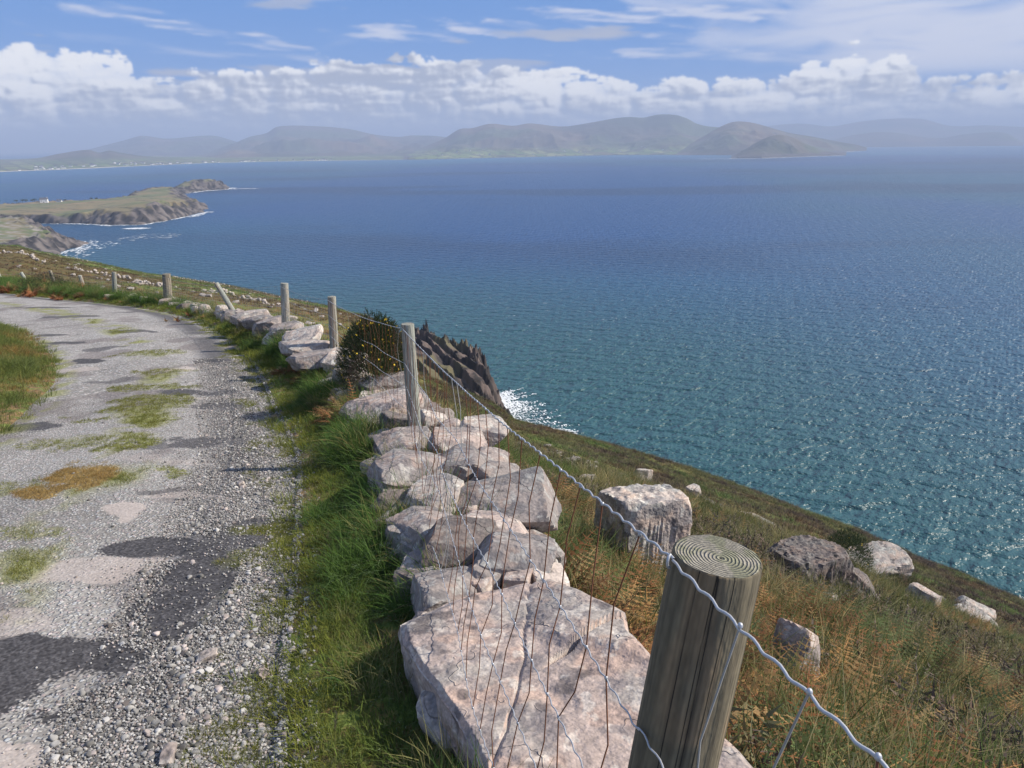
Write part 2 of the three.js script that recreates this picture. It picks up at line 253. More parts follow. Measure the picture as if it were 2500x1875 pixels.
range('mountain', 'faintest pale mountain ridge at the far left behind the bay', [[-28.6, -0.3], [-25.4, 0.52], [-24.4, 0.77], [-22.9, 0.59], [-20.2, 0.77], [-19.0, 0.47], [-17.2, -0.2]], 13500, 10500, { amp: 110, scale: 1500, seed: 1, category: 'mountain' });
range('mountain', 'large hazy blue mountain with flat summit left of centre', [[-22.6, -0.62], [-20.8, -0.36], [-19.6, -0.06], [-17.8, 0.66], [-16.7, 0.89], [-15.9, 1.31], [-13.9, 1.35], [-11.3, 1.15], [-9.4, 0.74], [-7.8, 0.57], [-6.8, 0.66], [-4.6, 0.53], [-2.9, 0.05], [-1.3, -0.6]], 11500, 7600, { amp: 150, scale: 1200, seed: 2, category: 'mountain' });
range('low_hills', 'low hazy hills and plain behind the long beach at left', [[-45, -0.45], [-38, -0.46], [-35.8, -0.49], [-32.4, -0.60], [-30.7, -0.55], [-29.2, -0.26], [-27.6, -0.04], [-27.0, -0.22], [-26.4, -0.11], [-25.8, -0.24], [-24.7, -0.45], [-23.4, -0.60], [-21.4, -0.66], [-17, -0.70], [-12, -0.70], [-8, -0.74], [-6.4, -0.9]], 7400, shoreOf, { pow: 1.9, amp: 22, scale: 900, fields: 0.8, fieldTop: 60, seed: 3, beach: 0.05, nu: 360 });
range('green_hills', 'broad brown hill with green fields along its shore at centre', [[-8.2, -0.95], [-7.1, -0.50], [-6.1, -0.17], [-4.5, 0.47], [-3.5, 1.03], [-2.6, 1.10], [-1.3, 1.38], [0.3, 1.23], [1.5, 1.37], [3.3, 1.16], [4.2, 1.15], [5.8, 1.37], [7.6, 1.65], [8.5, 1.70], [9.4, 1.65], [10.1, 1.79], [10.8, 1.84], [11.7, 1.76], [12.5, 1.48], [13.0, 1.20], [13.8, 1.00], [15.1, 0.86], [17.2, 0.41], [19.0, -0.3]], 8600, (t) => shoreOf(t) - 40, { pow: 1.7, amp: 95, scale: 800, fields: 1, fieldTop: 115, bluff: 9, cliff: 8, seed: 4, nu: 420, nv: 90 });
range('conical_hill', 'rounded brown hill standing behind the rocky headland', [[11.4, -0.85], [13.0, 0.02], [14.6, 0.93], [15.4, 1.23], [16.1, 1.26], [17.0, 1.10], [18.4, 0.69], [19.2, 0.47], [20.6, 0.22], [22.1, -0.09], [23.4, -0.34], [24, -0.52]], (t) => 7000 + 90 * (t - 11), (t) => lerp(6350, 5950, ss(11, 19, t)) + Math.max(0, t - 20) * 540, { pow: 1.0, amp: 62, scale: 500, cliff: 14, seed: 5, nv: 80 });
range('rocky_headland', 'dark rocky headland with surf at its foot across the bay', [[15.3, -1.16], [15.9, -0.85], [16.7, -0.33], [17.7, 0.20], [18.4, 0.37], [19.2, 0.24], [20.2, -0.22], [21.4, -0.67], [22.2, -0.86], [22.8, -0.98]], (t) => 5350 + 60 * (t - 15), (t) => 4960 + Math.max(0, t - 17.5) * 150, { pow: 0.85, amp: 48, scale: 260, cliff: 22, bluff: 8, seed: 6, nv: 80, rock: 1 });
range('far_island', 'long low dark hill on the horizon at right', [[21.2, -0.42], [22.1, 0.05], [24.1, 0.42], [25.5, 0.40], [27.2, 0.10], [28.3, 0.03], [29.4, 0.23], [31.2, 0.33], [31.8, 0.19], [32.6, -0.34]], 12500, (t) => 11600 + (t - 21) * 40, { pow: 0.8, amp: 30, scale: 900, seed: 7, cliff: 60 });
range('mountain', 'palest mountain ridge on the horizon at far right', [[14.5, 0.3], [16.0, 0.73], [18.1, 0.99], [19.8, 1.08], [21.7, 0.87], [23.4, 1.12], [25.4, 1.27], [27.1, 1.18], [28.4, 0.79], [29.3, 0.72], [30.5, 0.75], [32.5, 0.60], [35.6, 0.38], [42, -0.2]], 16500, 14500, { amp: 80, scale: 2600, seed: 8, category: 'mountain' });

// ------------------------------------------------------------------ the nearer shore: peninsula, small headland, sea cliff
const rockyLand = new THREE.MeshStandardMaterial({ color: 0xffffff, vertexColors: true, roughness: 0.95 });
function landGeo(P, x0, x1, f0, f1, nx, nf, H, o) {
  const at = (a, b) => {
    const x = lerp(x0, x1, a), f = lerp(f0, f1, b), w = o.rough, d = insideBy(P, x + (fbm(x / w, f / w, 3, o.seed) - 0.5) * w * 0.9, f + (fbm(x / w, f / w, 3, o.seed + 9) - 0.5) * w * 0.9), top = H(x, f);
    const cw = o.width(x, f) * (0.6 + 0.8 * fbm(x / w / 1.5, f / w / 1.5, 2, o.seed + 3)), t = clamp(d / cw), face = Math.max(0, t * (1 - t) * 4);
    let h = d < 0 ? -4 : top * Math.pow(ss(-0.15, 1, t), 0.8) + face * (ridge(x / w * 2.2 + f / w, f / w * 1.3, 4, o.seed + 5) - 0.6) * top * 0.8 + face * (ridge(x / w * 5, f / w * 4, 3, o.seed + 6) - 0.6) * top * 0.45;
    if (d >= 0 && o.slabs) { const u = x * 0.8 + f * 0.55, k = u / 6 + fbm(x / 9, f / 9, 2, 548) * 1.5, q = k - Math.floor(k); h += (1 - q) * 3.4 * ss(0.1, 0.6, t) + (ridge(x / 5, f / 5, 3, 549) - 0.6) * 2.6 - 1.5; }
    if (d >= 0) h += (fbm(x / 22, f / 22, 3, o.seed + 7) - 0.5) * 3 * t;
    return [x, SEA + Math.max(-4, h), f];
  };
  const col = (x, y, f) => {
    const w = o.rough, d = insideBy(P, x + (fbm(x / w, f / w, 3, o.seed) - 0.5) * w * 0.9, f + (fbm(x / w, f / w, 3, o.seed + 9) - 0.5) * w * 0.9), cw = o.width(x, f), g = o.grass(x, f), n = fbm(x / 7, f / 7, 3, o.seed + 20);
    const rock = mix3(o.dark || [0.018, 0.016, 0.017], o.pale || [0.14, 0.12, 0.11], ss(0.34, 0.74, n + 0.35 * (ridge(x / 6, f / 10, 2, o.seed + 22) - 0.6)));
    return mix3(rock, g, ss(0.62, 1.0, d / cw + (fbm(x / 14, f / 14, 3, o.seed + 24) - 0.5) * 0.9));
  };
  return gridGeo(nx, nf, at, null, col);
}
let penTop;
{ // the low peninsula with fields, its cliffs and the knoll at its end
  const P = [[-1150, 1215], [-833, 1155], [-739, 1137], [-661, 1113], [-586, 1091], [-544, 1067], [-507, 1069], [-500, 1108], [-488, 1200], [-492, 1276], [-545, 1400], [-640, 1560], [-686, 1672], [-742, 1812], [-735, 1915], [-700, 1972], [-722, 2040], [-780, 2030], [-815, 1950], [-815, 1800], [-800, 1680], [-770, 1540], [-775, 1470], [-860, 1440], [-905, 1375], [-1150, 1390]];
  const gauss = (x, f, a, b, r) => Math.exp(-((x - a) ** 2 + (f - b) ** 2) / r / r);
  const H = (x, f) => 10.5 + 13 * gauss(x, f, -528, 1165, 75) + 6 * gauss(x, f, -620, 1330, 120) + 15 * gauss(x, f, -752, 1965, 60) + 7 * gauss(x, f, -745, 1720, 110);
  penTop = (x, f) => H(x, f) - 0.6;
  const grass = (x, f) => {
    const n = fbm(x / 45, f / 110, 4, 505), m = fbm(x / 120, f / 60, 3, 507); let c = mix3([0.135, 0.145, 0.062], [0.20, 0.165, 0.085], ss(0.36, 0.6, n)); c = mix3(c, [0.24, 0.17, 0.095], 0.6 * ss(0.48, 0.65, m));
    const u = (x * 0.55 + f * 0.83) / 42, v = (x * 0.83 - f * 0.55) / 95, e = Math.min(u - Math.floor(u), 1 - u + Math.floor(u)), e2 = Math.min(v - Math.floor(v), 1 - v + Math.floor(v));
    return (e < 0.035 && hash(Math.floor(u), Math.floor(v / 2), 3) < 0.8) || (e2 < 0.015) ? [0.055, 0.06, 0.035] : c;
  };
  structure('peninsula', landGeo(P, -1150, -470, 1040, 2070, 250, 400, H, { rough: 32, width: (x, f) => (x < -600 && f < 1300 ? 16 : 34), grass, seed: 500 }), rockyLand, 'low grassy peninsula with dark cliffs reaching into the bay', 'peninsula');
}
{ // the small stony headland on this side of it
  const P = [[-900, 1010], [-640, 1000], [-560, 960], [-500, 890], [-469, 857], [-459, 824], [-455, 787], [-440, 731], [-440, 640], [-460, 560], [-900, 560]];
  const H = (x, f) => 12 + 10 * ss(-470, -620, x) + 4 * ss(900, 750, f);
  const grass = (x, f) => { const n = fbm(x / 16, f / 16, 4, 525), s = fbm(x / 6, f / 5, 3, 527); return s > 0.60 ? [0.26, 0.235, 0.20] : mix3([0.11, 0.135, 0.05], [0.18, 0.15, 0.08], ss(0.4, 0.62, n)); };
  structure('small_headland', landGeo(P, -900, -430, 560, 1015, 220, 220, H, { rough: 22, width: () => 42, grass, seed: 520 }), rockyLand, 'stony green headland with brown rocks below the slope', 'headland');
}
{ // the brown sea cliff straight ahead
  const P = [[-44, 335], [-38, 322], [-24, 312], [-9, 303], [-4, 296], [-4, 285], [1, 274], [4, 262], [4, 235], [8, 200], [-60, 200], [-52, 300]];
  const H = (x, f) => 13 + 9.5 * ss(-1, -14, x) + 4 * ss(-20, -36, x) - 12 * ss(276, 240, f);
  const grass = (x, f) => { const n = fbm(x / 5, f / 5, 3, 545); return mix3([0.10, 0.10, 0.045], [0.15, 0.12, 0.06], n); };
  structure('sea_cliff', landGeo(P, -62, 12, 200, 345, 150, 290, H, { rough: 7, width: () => 13, grass: (x, f) => mix3(mix3([0.028, 0.022, 0.02], [0.12, 0.088, 0.075], ss(0.35, 0.65, fbm(x / 3, f / 3, 4, 547))), grass(x, f), 0.8 * ss(0.45, 0.6, fbm(x / 12, f / 12, 3, 546)) * ss(-8, -24, x)), seed: 540, dark: [0.022, 0.018, 0.017], pale: [0.115, 0.085, 0.072], slabs: 1 }), rockyLand, 'dark brown layered sea cliff with surf at its foot', 'cliff');
}

// ------------------------------------------------------------------ road: stone chips in old tar, darker patches, bare mud, moss down the middle, loose gravel along the edge
const darkSpots = [[-2.02, 2.68, 0.52, 0.24, 0.1, 1], [-2.02, 3.92, 0.50, 0.20, 0.1, 1], [-1.62, 3.45, 0.20, 0.62, -0.15, 1], [-1.52, 4.15, 0.26, 0.32, 0, 0.9], [-2.73, 6.25, 0.45, 0.20, 0.1, 0.8], [-3.05, 6.10, 0.24, 0.16, 0, 0.55], [-3.6, 8.45, 0.50, 0.2, 0, 0.9], [-3.13, 7.7, 0.42, 0.2, 0.1, 0.85], [-4.3, 10.9, 0.2, 0.22, 0, 1], [-7.94, 13.16, 0.4, 0.3, 0, 0.9], [-6.31, 10.95, 0.26, 0.24, 0, 1], [-4.72, 6.83, 0.28, 0.24, 0.3, 0.9], [-7.4, 14.6, 0.4, 0.25, 0, 0.8], [-8.7, 14.3, 0.5, 0.2, 0, 0.8], [-6.7, 12.3, 0.4, 0.2, 0, 0.6], [-10.4, 17.8, 0.8, 0.3, 0, 0.7], [-12.5, 20.4, 0.9, 0.3, 0, 0.7], [-4.9, 9.3, 0.3, 0.14, 0, 0.5], [-9.5, 19.0, 0.6, 0.2, 0, 0.5], [-5.2, 13.4, 0.5, 0.16, 0, 0.5], [-2.35, 4.85, 0.4, 0.10, 0.2, 0.5]];
const paleSpots = [[-2.42, 4.49, 0.19, 0.12, 0.15, 1], [-2.25, 3.60, 0.34, 0.15, 0.1, 0.8], [-1.95, 2.18, 0.5, 0.12, 0.05, 0.9], [-4.45, 10.15, 0.3, 0.16, 0, 0.9], [-6.04, 10.3, 0.3, 0.22, 0, 0.7], [-2.35, 3.02, 0.32, 0.16, 0.2, 0.6], [-3.3, 8.1, 0.3, 0.1, 0, 0.6], [-2.2, 4.75, 0.32, 0.07, 0.25, 0.6], [-2.7, 5.7, 0.5, 0.16, 0, 0.4]];
const mossSpots = [[-4.32, 8.83, 0.45, 0.25, 0.3, 0.7], [-3.94, 7.75, 0.42, 0.6, 0.2, 0.75], [-3.55, 7.14, 0.24, 0.2, 0, 1], [-3.35, 6.2, 0.24, 0.3, 0, 0.9], [-3.75, 6.3, 0.4, 0.2, 0, 0.45], [-3.6, 5.05, 0.3, 0.2, 0, 0.4], [-4.6, 9.9, 0.4, 0.3, 0.3, 0.5], [-5.6, 11.6, 0.5, 0.35, 0.4, 0.6], [-3.0, 4.2, 0.25, 0.14, 0, 0.35], [-2.68, 5.35, 0.13, 0.14, 0, 0.7]];
const ochre = [[-3.15, 5.28, 0.20, 0.36, -0.2, 1.1], [-3.35, 4.95, 0.20, 0.16, -0.3, 1]];
function spot(list, x, f, wob) { let m = 0; for (const [a, b, rx, rf, sh, w] of list) { const v = (f - b) / rf; if (v > 1.6 || v < -1.6) continue; const u = (x - a - sh * (f - b)) / rx, q = u * u + v * v + wob; if (q < 1) { const k = w * (1 - ss(0.72, 1, q)); if (k > m) m = k; } } return m; }
let rows = [];
const warp = (x, f) => [x + (fbm(x * 2.6 + 7, f * 2.6, 3, 605) - 0.5) * 0.55, f + (fbm(x * 2.6, f * 2.6 + 9, 3, 606) - 0.5) * 0.45];
function roadTexel(x, f, l, r, cell, out) { // albedo in 0..255 sRGB, out[3] = height 0..1
  const t = (x - l) / (r - l), big = fbm(x * 0.9, f * 0.7, 4, 600), mid = fbm(x * 4.5, f * 4.5, 3, 610), fine = vn(x * 110, f * 110, 620);
  const wx = (fbm(x * 2.6 + 7, f * 2.6, 3, 605) - 0.5) * 0.55, wf = (fbm(x * 2.6, f * 2.6 + 9, 3, 606) - 0.5) * 0.45, xo = x, fo = f; x += wx; f += wf;
  const wob = (mid - 0.5) * 1.6 + (fine - 0.5) * 0.5, dark = spot(rows[0], x, f, wob), pale = spot(rows[1], x, f, wob * 0.7), moss = spot(rows[2], x, f, (mid - 0.5) * 2.4 + (fine - 0.5)), oc = spot(rows[3], x, f, (mid - 0.5) * 2.6 + (fine - 0.5) * 0.8); x = xo; f = fo;
  const dR = r - x, edge = ss(0.55, 0.12, dR + (mid - 0.5) * 0.3), damp = ss(0.85, 0.45, dR) * ss(0.12, 0.34, dR) * ss(0.30, 0.55, big + 0.12);
  // chips
  const s = cell * (1 + 0.9 * edge + 0.3 * (big - 0.5)), gx = x / cell, gy = f / cell, xi = Math.floor(gx), yi = Math.floor(gy); let d1 = 9, id = 0, d2 = 9;
  for (let a = -1; a <= 1; a++) for (let b = -1; b <= 1; b++) { const hx = hash(xi + a, yi + b, 1), hy = hash(xi + a, yi + b, 2), px = xi + a + hx - gx, py = yi + b + hy - gy, d = px * px + py * py; if (d < d1) { d2 = d1; d1 = d; id = hash(xi + a, yi + b, 3); } else if (d < d2) d2 = d; }
  const gap = Math.sqrt(d2) - Math.sqrt(d1), stone = ss(0.04, 0.30, gap), shown = ss(0.36, 0.50, id + (mid - 0.5) * 0.5 + 0.30 * edge + 0.10 * (big - 0.5));
  let R = 134 + 52 * (big - 0.35) + 34 * (mid - 0.5), G = R - 4, B = R - 9; // worn binder with grit
  R += (fine - 0.5) * 46; G += (fine - 0.5) * 46; B += (fine - 0.5) * 46;
  const sb = 92 + 108 * Math.pow(id, 1.2), hue = hash(xi * 7 + yi, 5, 5), k = stone * shown * 0.9;
  R = lerp(R, sb + (hue < 0.25 ? 9 : hue > 0.8 ? -5 : 0), k); G = lerp(G, sb - (hue < 0.25 ? 5 : 2), k); B = lerp(B, sb - (hue < 0.25 ? 8 : hue > 0.8 ? 0 : 8), k);
  if (shown > 0.5 && gap < 0.05) { R *= 0.72; G *= 0.71; B *= 0.72; } // dirt between chips
  const dk = Math.max(dark, 0.72 * damp);
  const db = 56 + 40 * (fine - 0.45) + 34 * (id - 0.5) * stone; R = lerp(R, db + 2, dk * 0.93); G = lerp(G, db, dk * 0.93); B = lerp(B, db + 2, dk * 0.93);
  const br = ss(0.52, 0.66, fbm(x * 1.7 + 5, f * 1.2, 3, 640)) * (1 - dk) * 0.42; R = lerp(R, 96 + 26 * (fine - 0.5), br); G = lerp(G, 86 + 26 * (fine - 0.5), br); B = lerp(B, 84 + 26 * (fine - 0.5), br);
  if (pale > 0) { const q = 172 + 20 * (fine - 0.5) + 12 * (mid - 0.5); R = lerp(R, q + 4, pale * 0.85); G = lerp(G, q - 8, pale * 0.85); B = lerp(B, q - 16, pale * 0.85); }
  // moss and short grass in the middle and along the edge
  const cen = Math.abs(t - 0.5) > 0.2 ? 0 : ss(0.14, 0.03, Math.abs(t - 0.5 + 0.06 * (mid - 0.5))) * ss(0.50, 0.70, fbm(x * 1.3, f * 0.9, 4, 650) + 0.05 * (f > 9 ? 2.2 : 0)) * ss(0.35, 0.6, mid), em = dR > 0.65 ? 0 : ss(0.44, 0.10, dR + (mid - 0.5) * 0.35) * ss(0.48, 0.60, fbm(x * 6, f * 6, 3, 660)), lm = ss(0.35, 0.05, x - l) * ss(0.4, 0.6, mid);
  const mo = clamp(Math.max(moss * ss(0.38, 0.58, vn(x * 38, f * 38, 665) * 0.6 + mid * 0.5), cen * 0.8, em * 0.85, lm * 0.7));
  if (mo > 0) { R = lerp(R, 118 + 40 * (fine - 0.5), mo * 0.8); G = lerp(G, 122 + 40 * (fine - 0.5), mo * 0.8); B = lerp(B, 48 + 20 * (fine - 0.5), mo * 0.8); }
  if (oc > 0) { const q = oc * (0.55 + 0.6 * fine); R = lerp(R, 138 + 50 * (fine - 0.5), clamp(q)); G = lerp(G, 112 + 40 * (fine - 0.5), clamp(q)); B = lerp(B, 58 + 20 * (fine - 0.5), clamp(q)); }
  out[0] = R; out[1] = G; out[2] = B; out[3] = clamp(0.35 + 0.55 * stone * shown * (0.4 + 0.6 * id) * (1 - 0.75 * dk) * (1 - 0.8 * pale) + 0.18 * (fine - 0.5) + 0.25 * (mid - 0.5) - 0.12 * dk + 0.25 * mo);
}
function roadPart(x0, x1, f0, f1, cell, nu, nv, bs, N = 2048) {
  const o4 = [0, 0, 0, 0], hgt = new Uint8Array(N * N); let l = 0, r = 0, row = -1;
  const map = tex8(N, N, (u, v, o, i, j) => { if (j !== row) { row = j; const f = lerp(f0, f1, v); l = roadLeft(f); r = roadRight(f); rows = [darkSpots, paleSpots, mossSpots, ochre].map((q) => q.filter((a) => Math.abs(f - a[1]) < 1.7 * a[3] + 0.3)); } const x = lerp(x0, x1, u); if (x < l - 0.1 || x > r + 0.22) { o[0] = 110; o[1] = 105; o[2] = 95; return; } roadTexel(x, lerp(f0, f1, v), l, r, cell, o4); o[0] = o4[0]; o[1] = o4[1]; o[2] = o4[2]; hgt[j * N + i] = o4[3] * 255; }, true);
  const bump = tex8(N, N, (u, v, o, i, j) => { o[0] = o[1] = o[2] = hgt[j * N + i]; });
  const mat = new THREE.MeshStandardMaterial({ map, bumpMap: bump, bumpScale: bs, roughness: 0.92 });
  return [gridGeo(nu, nv, (a, b) => { const f = lerp(f0, f1, b), x = lerp(roadLeft(f) - 0.04, roadRight(f) + 0.18, a); return [x, roadSurf(x, f) - 0.07 * ss(0.03, 0.18, x - roadRight(f)), f]; }, (x, f) => [(x - x0) / (x1 - x0), (f - f0) / (f1 - f0)]), mat];
}
{
  const [g1, m1] = roadPart(-6.0, 0.1, 1.4, 8.2, 0.017, 90, 160, 0.010), [g2, m2] = roadPart(-26, -2, 8.2, 30, 0.026, 70, 160, 0.012);
  structure('road', g1, m1, 'worn grey stone-chip track in the foreground', 'road');
  structure('road', g2, m2, 'far bend of the grey track curving left', 'road');
  const [g3, m3] = roadPart(-4.2, 0.3, -4, 1.4, 0.017, 60, 60, 0.010, 1024);
  structure('road', g3, m3, 'near end of the track below the lower edge of the picture', 'road');
}

// ------------------------------------------------------------------ soil under the verges and the hillside
const soilTex = tex8(1024, 1024, (u, v, o) => {
  const n = fbmT(u, v, 8, 5, 700), m = fbmT(u, v, 64, 3, 710), g = ss(0.42, 0.6, fbmT(u, v, 16, 4, 720)), k = 0.65 + 0.7 * m;
  o[0] = lerp(118, 100, g) * k * (0.8 + 0.4 * n); o[1] = lerp(98, 112, g) * k * (0.8 + 0.4 * n); o[2] = lerp(68, 58, g) * k * (0.8 + 0.4 * n);
}, true);
const soilBump = tex8(512, 512, (u, v, o) => { o[0] = o[1] = o[2] = 255 * (0.5 * fbmT(u, v, 32, 4, 730) + 0.5 * fbmT(u, v, 8, 3, 740)); });
soilTex.repeat.set(0.5, 0.5); soilBump.repeat.set(0.5, 0.5);
const soilMat = new THREE.MeshStandardMaterial({ map: soilTex, bumpMap: soilBump, bumpScale: 0.06, roughness: 1, vertexColors: true });
structure('verge', gridGeo(22, 420, (a, b) => { const f = lerp(-4, 36, b), x = lerp(roadRight(f) - 0.14, fenceLine(f) + 0.25, a), d = x - roadRight(f); return [x, vergeY(x, f) - (a > 0.99 ? 0.3 : 0) - 0.035 * ss(0.14, -0.12, d) + (fbm(x * 6, f * 6, 3, 1302) - 0.5) * 0.045 * ss(0.35, 0.1, Math.abs(d)), f]; }, null, (x, y, f) => { const d = x - roadRight(f); return mix3([1.5, 1.5, 1.55], [0.85, 0.95, 0.6], ss(0.04, 0.35, d + 0.25 * (fbm(x * 9, f * 9, 2, 1301) - 0.5))); }), soilMat, 'grassy verge between the track and the stone wall', 'verge');
structure('verge', gridGeo(30, 160, (a, b) => { const f = lerp(-4, 20, b), x = lerp(roadLeft(f) - 0.02, roadLeft(f) - 7, Math.pow(a, 1.4)); return [x, leftY(x, f) + (a === 0 ? -0.014 : 0), f]; }, null, (x, y, f) => mix3([1.0, 0.95, 0.85], [0.85, 0.9, 0.6], ss(0.1, 0.6, roadLeft(f) - x))), soilMat, 'rough grassy bank on the inside of the bend', 'verge');

// what grows where on the slope
const brackenSpots = [[0.75, 5.0, 0.7], [0.5, 6.6, 0.9], [1.1, 7.8, 1.2], [0.3, 8.8, 1.2], [1.75, 3.5, 0.45], [1.55, 6.3, 0.7], [1.3, 4.3, 0.5], [2.2, 10.5, 1.4], [2.6, 8.0, 0.6], [0.5, 3.6, 0.4], [1.9, 2.9, 0.3], [4.2, 14, 1.5], [5.2, 11.5, 1.1], [3.2, 6.0, 0.6]];
function cover(x, f) { // [grass, bracken, heather, lush green]
  const r = Math.hypot(x, f), a = fbm(x * 0.33 + 3, f * 0.33, 4, 800), b = fbm(x * 0.4 - 7, f * 0.4, 4, 810), c = fbm(x * 0.16, f * 0.16 + 5, 3, 820), far = ss(20, 45, r), th = Math.atan2(x, f) / D2R;
  const d = x - fenceLine(f), nearWall = ss(3.8, 0.3, d) * ss(1.5, 3, f) * (1 - ss(14, 22, f));
  let patch = 0; if (r < 14) for (const [px, pf, pr] of brackenSpots) patch = Math.max(patch, 1 - ((x - px) ** 2 + (f - pf) ** 2) / pr / pr);
  let bracken = ss(0.50, 0.62, a + 0.14 * nearWall * (1 - ss(11, 16, f)) + 0.24 * clamp(patch * 1.5) - 0.05 * far - 0.06 * ss(3, 9, x)), heather = ss(0.49, 0.60, b + 0.05 * ss(20, 32, th)) * (1 - bracken), lush = ss(0.56, 0.66, c) * (1 - bracken) * (1 - heather);
  if (th < -7 && r > 30) { const w = fbm(x / 26, f / 60, 4, 830), g = ss(0.55, 0.64, fbm(x / 34 + 9, f / 70, 3, 840)); bracken = 0.75 * ss(0.42, 0.6, w) * (1 - g); heather = 0.5 * ss(0.45, 0.6, fbm(x / 15, f / 40, 3, 850)) * (1 - g); lush = g; }
  return [clamp(1 - bracken - heather), bracken, heather, lush];
}
structure('hillside', gridGeo(420, 300, (a, b) => { const th = (-46 + 110 * a) * D2R, r = 0.9 * Math.pow(430 / 0.9, b), x = Math.sin(th) * r, f = Math.cos(th) * r; let y = hillY(x, f); if (f < 40 && x < fenceLine(f)) y = Math.min(y, roadY(f) - 0.35); return [x, Math.max(y, SEA - 8), f]; }, null, (x, y, f) => {
  const [, br, he, lu] = cover(x, f), r = Math.hypot(x, f), n = fbm(x * 0.8, f * 0.8, 3, 860); let c = mix3([0.95, 0.92, 0.62], [0.62, 0.8, 0.42], n);
  c = mix3(c, [0.66, 0.44, 0.28], br * 0.8); c = mix3(c, [0.46, 0.38, 0.30], he * 0.8); c = mix3(c, [0.75, 1.05, 0.42], lu * 0.8); return c;
}), soilMat, 'steep rough hillside falling to the sea', 'hillside');

// ------------------------------------------------------------------ rocks
const rockMap = tex8(1024, 1024, (u, v, o) => { // 1.2 m of weathered sandstone: pinkish grey, grey crusts of lichen, pale spots, dark pits
  const a = fbmT(u, v, 6, 5, 900), b = fbmT(u, v, 18, 4, 910), c = fbmT(u, v, 90, 3, 920), d = fbmT(u, v, 200, 2, 930);
  let c0 = mix3([163, 152, 147], [149, 146, 143], ss(0.38, 0.6, a)); c0 = mix3(c0, [120, 116, 118], 0.7 * ss(0.54, 0.66, b)); c0 = mix3(c0, [178, 154, 140], 0.5 * ss(0.55, 0.7, fbmT(u, v, 10, 3, 940)));
  c0 = mix3(c0, [196, 194, 188], 0.6 * ss(0.60, 0.70, fbmT(u, v, 22, 4, 950) + 0.10 * (a - 0.5))); c0 = mix3(c0, [74, 70, 72], 0.6 * ss(0.60, 0.74, fbmT(u, v, 14, 5, 960) + 0.10 * (b - 0.5)));
  const k = 0.78 + 0.26 * c + 0.16 * (d - 0.5); o[0] = c0[0] * k; o[1] = c0[1] * k; o[2] = c0[2] * k;
}, true);
const rockBump = tex8(1024, 1024, (u, v, o) => { const cr = ridge2(u, v); o[0] = o[1] = o[2] = 255 * clamp(0.62 * fbmT(u, v, 10, 6, 970) + 0.22 * fbmT(u, v, 60, 3, 980) + 0.15 - 0.22 * cr); });
function ridge2(u, v) { const n = Math.abs(2 * fbmT(u, v, 7, 4, 990) - 1); return ss(0.022, 0.0, n) * ss(0.5, 0.62, fbmT(u, v, 5, 2, 995)); }
const rockMats = [[1.00, 0.97, 0.94], [0.84, 0.84, 0.83], [1.30, 1.29, 1.22], [0.56, 0.53, 0.51], [1.34, 1.24, 1.16], [1.60, 1.58, 1.48]].map((c) => { const map = rockMap.clone(), bm = rockBump.clone(); map.repeat.set(0.83, 0.83); bm.repeat.set(0.83, 0.83); map.needsUpdate = bm.needsUpdate = true; return new THREE.MeshStandardMaterial({ map, bumpMap: bm, bumpScale: 0.03, roughness: 0.93, color: lin(...c) }); });
function boxUV(g) { const p = g.attributes.position, uv = new Float32Array(p.count * 2); for (let i = 0; i < p.count; i += 3) { const ax = p.getX(i + 1) - p.getX(i), ay = p.getY(i + 1) - p.getY(i), az = p.getZ(i + 1) - p.getZ(i), bx = p.getX(i + 2) - p.getX(i), by = p.getY(i + 2) - p.getY(i), bz = p.getZ(i + 2) - p.getZ(i), nx = Math.abs(ay * bz - az * by), ny = Math.abs(az * bx - ax * bz), nz = Math.abs(ax * by - ay * bx); for (let k = 0; k < 3; k++) { const x = p.getX(i + k), y = p.getY(i + k), z = p.getZ(i + k); uv[(i + k) * 2] = ny >= nx && ny >= nz ? x : nx > nz ? z : x; uv[(i + k) * 2 + 1] = ny >= nx && ny >= nz ? z : y; } } g.setAttribute('uv', new THREE.BufferAttribute(uv, 2)); return g; }
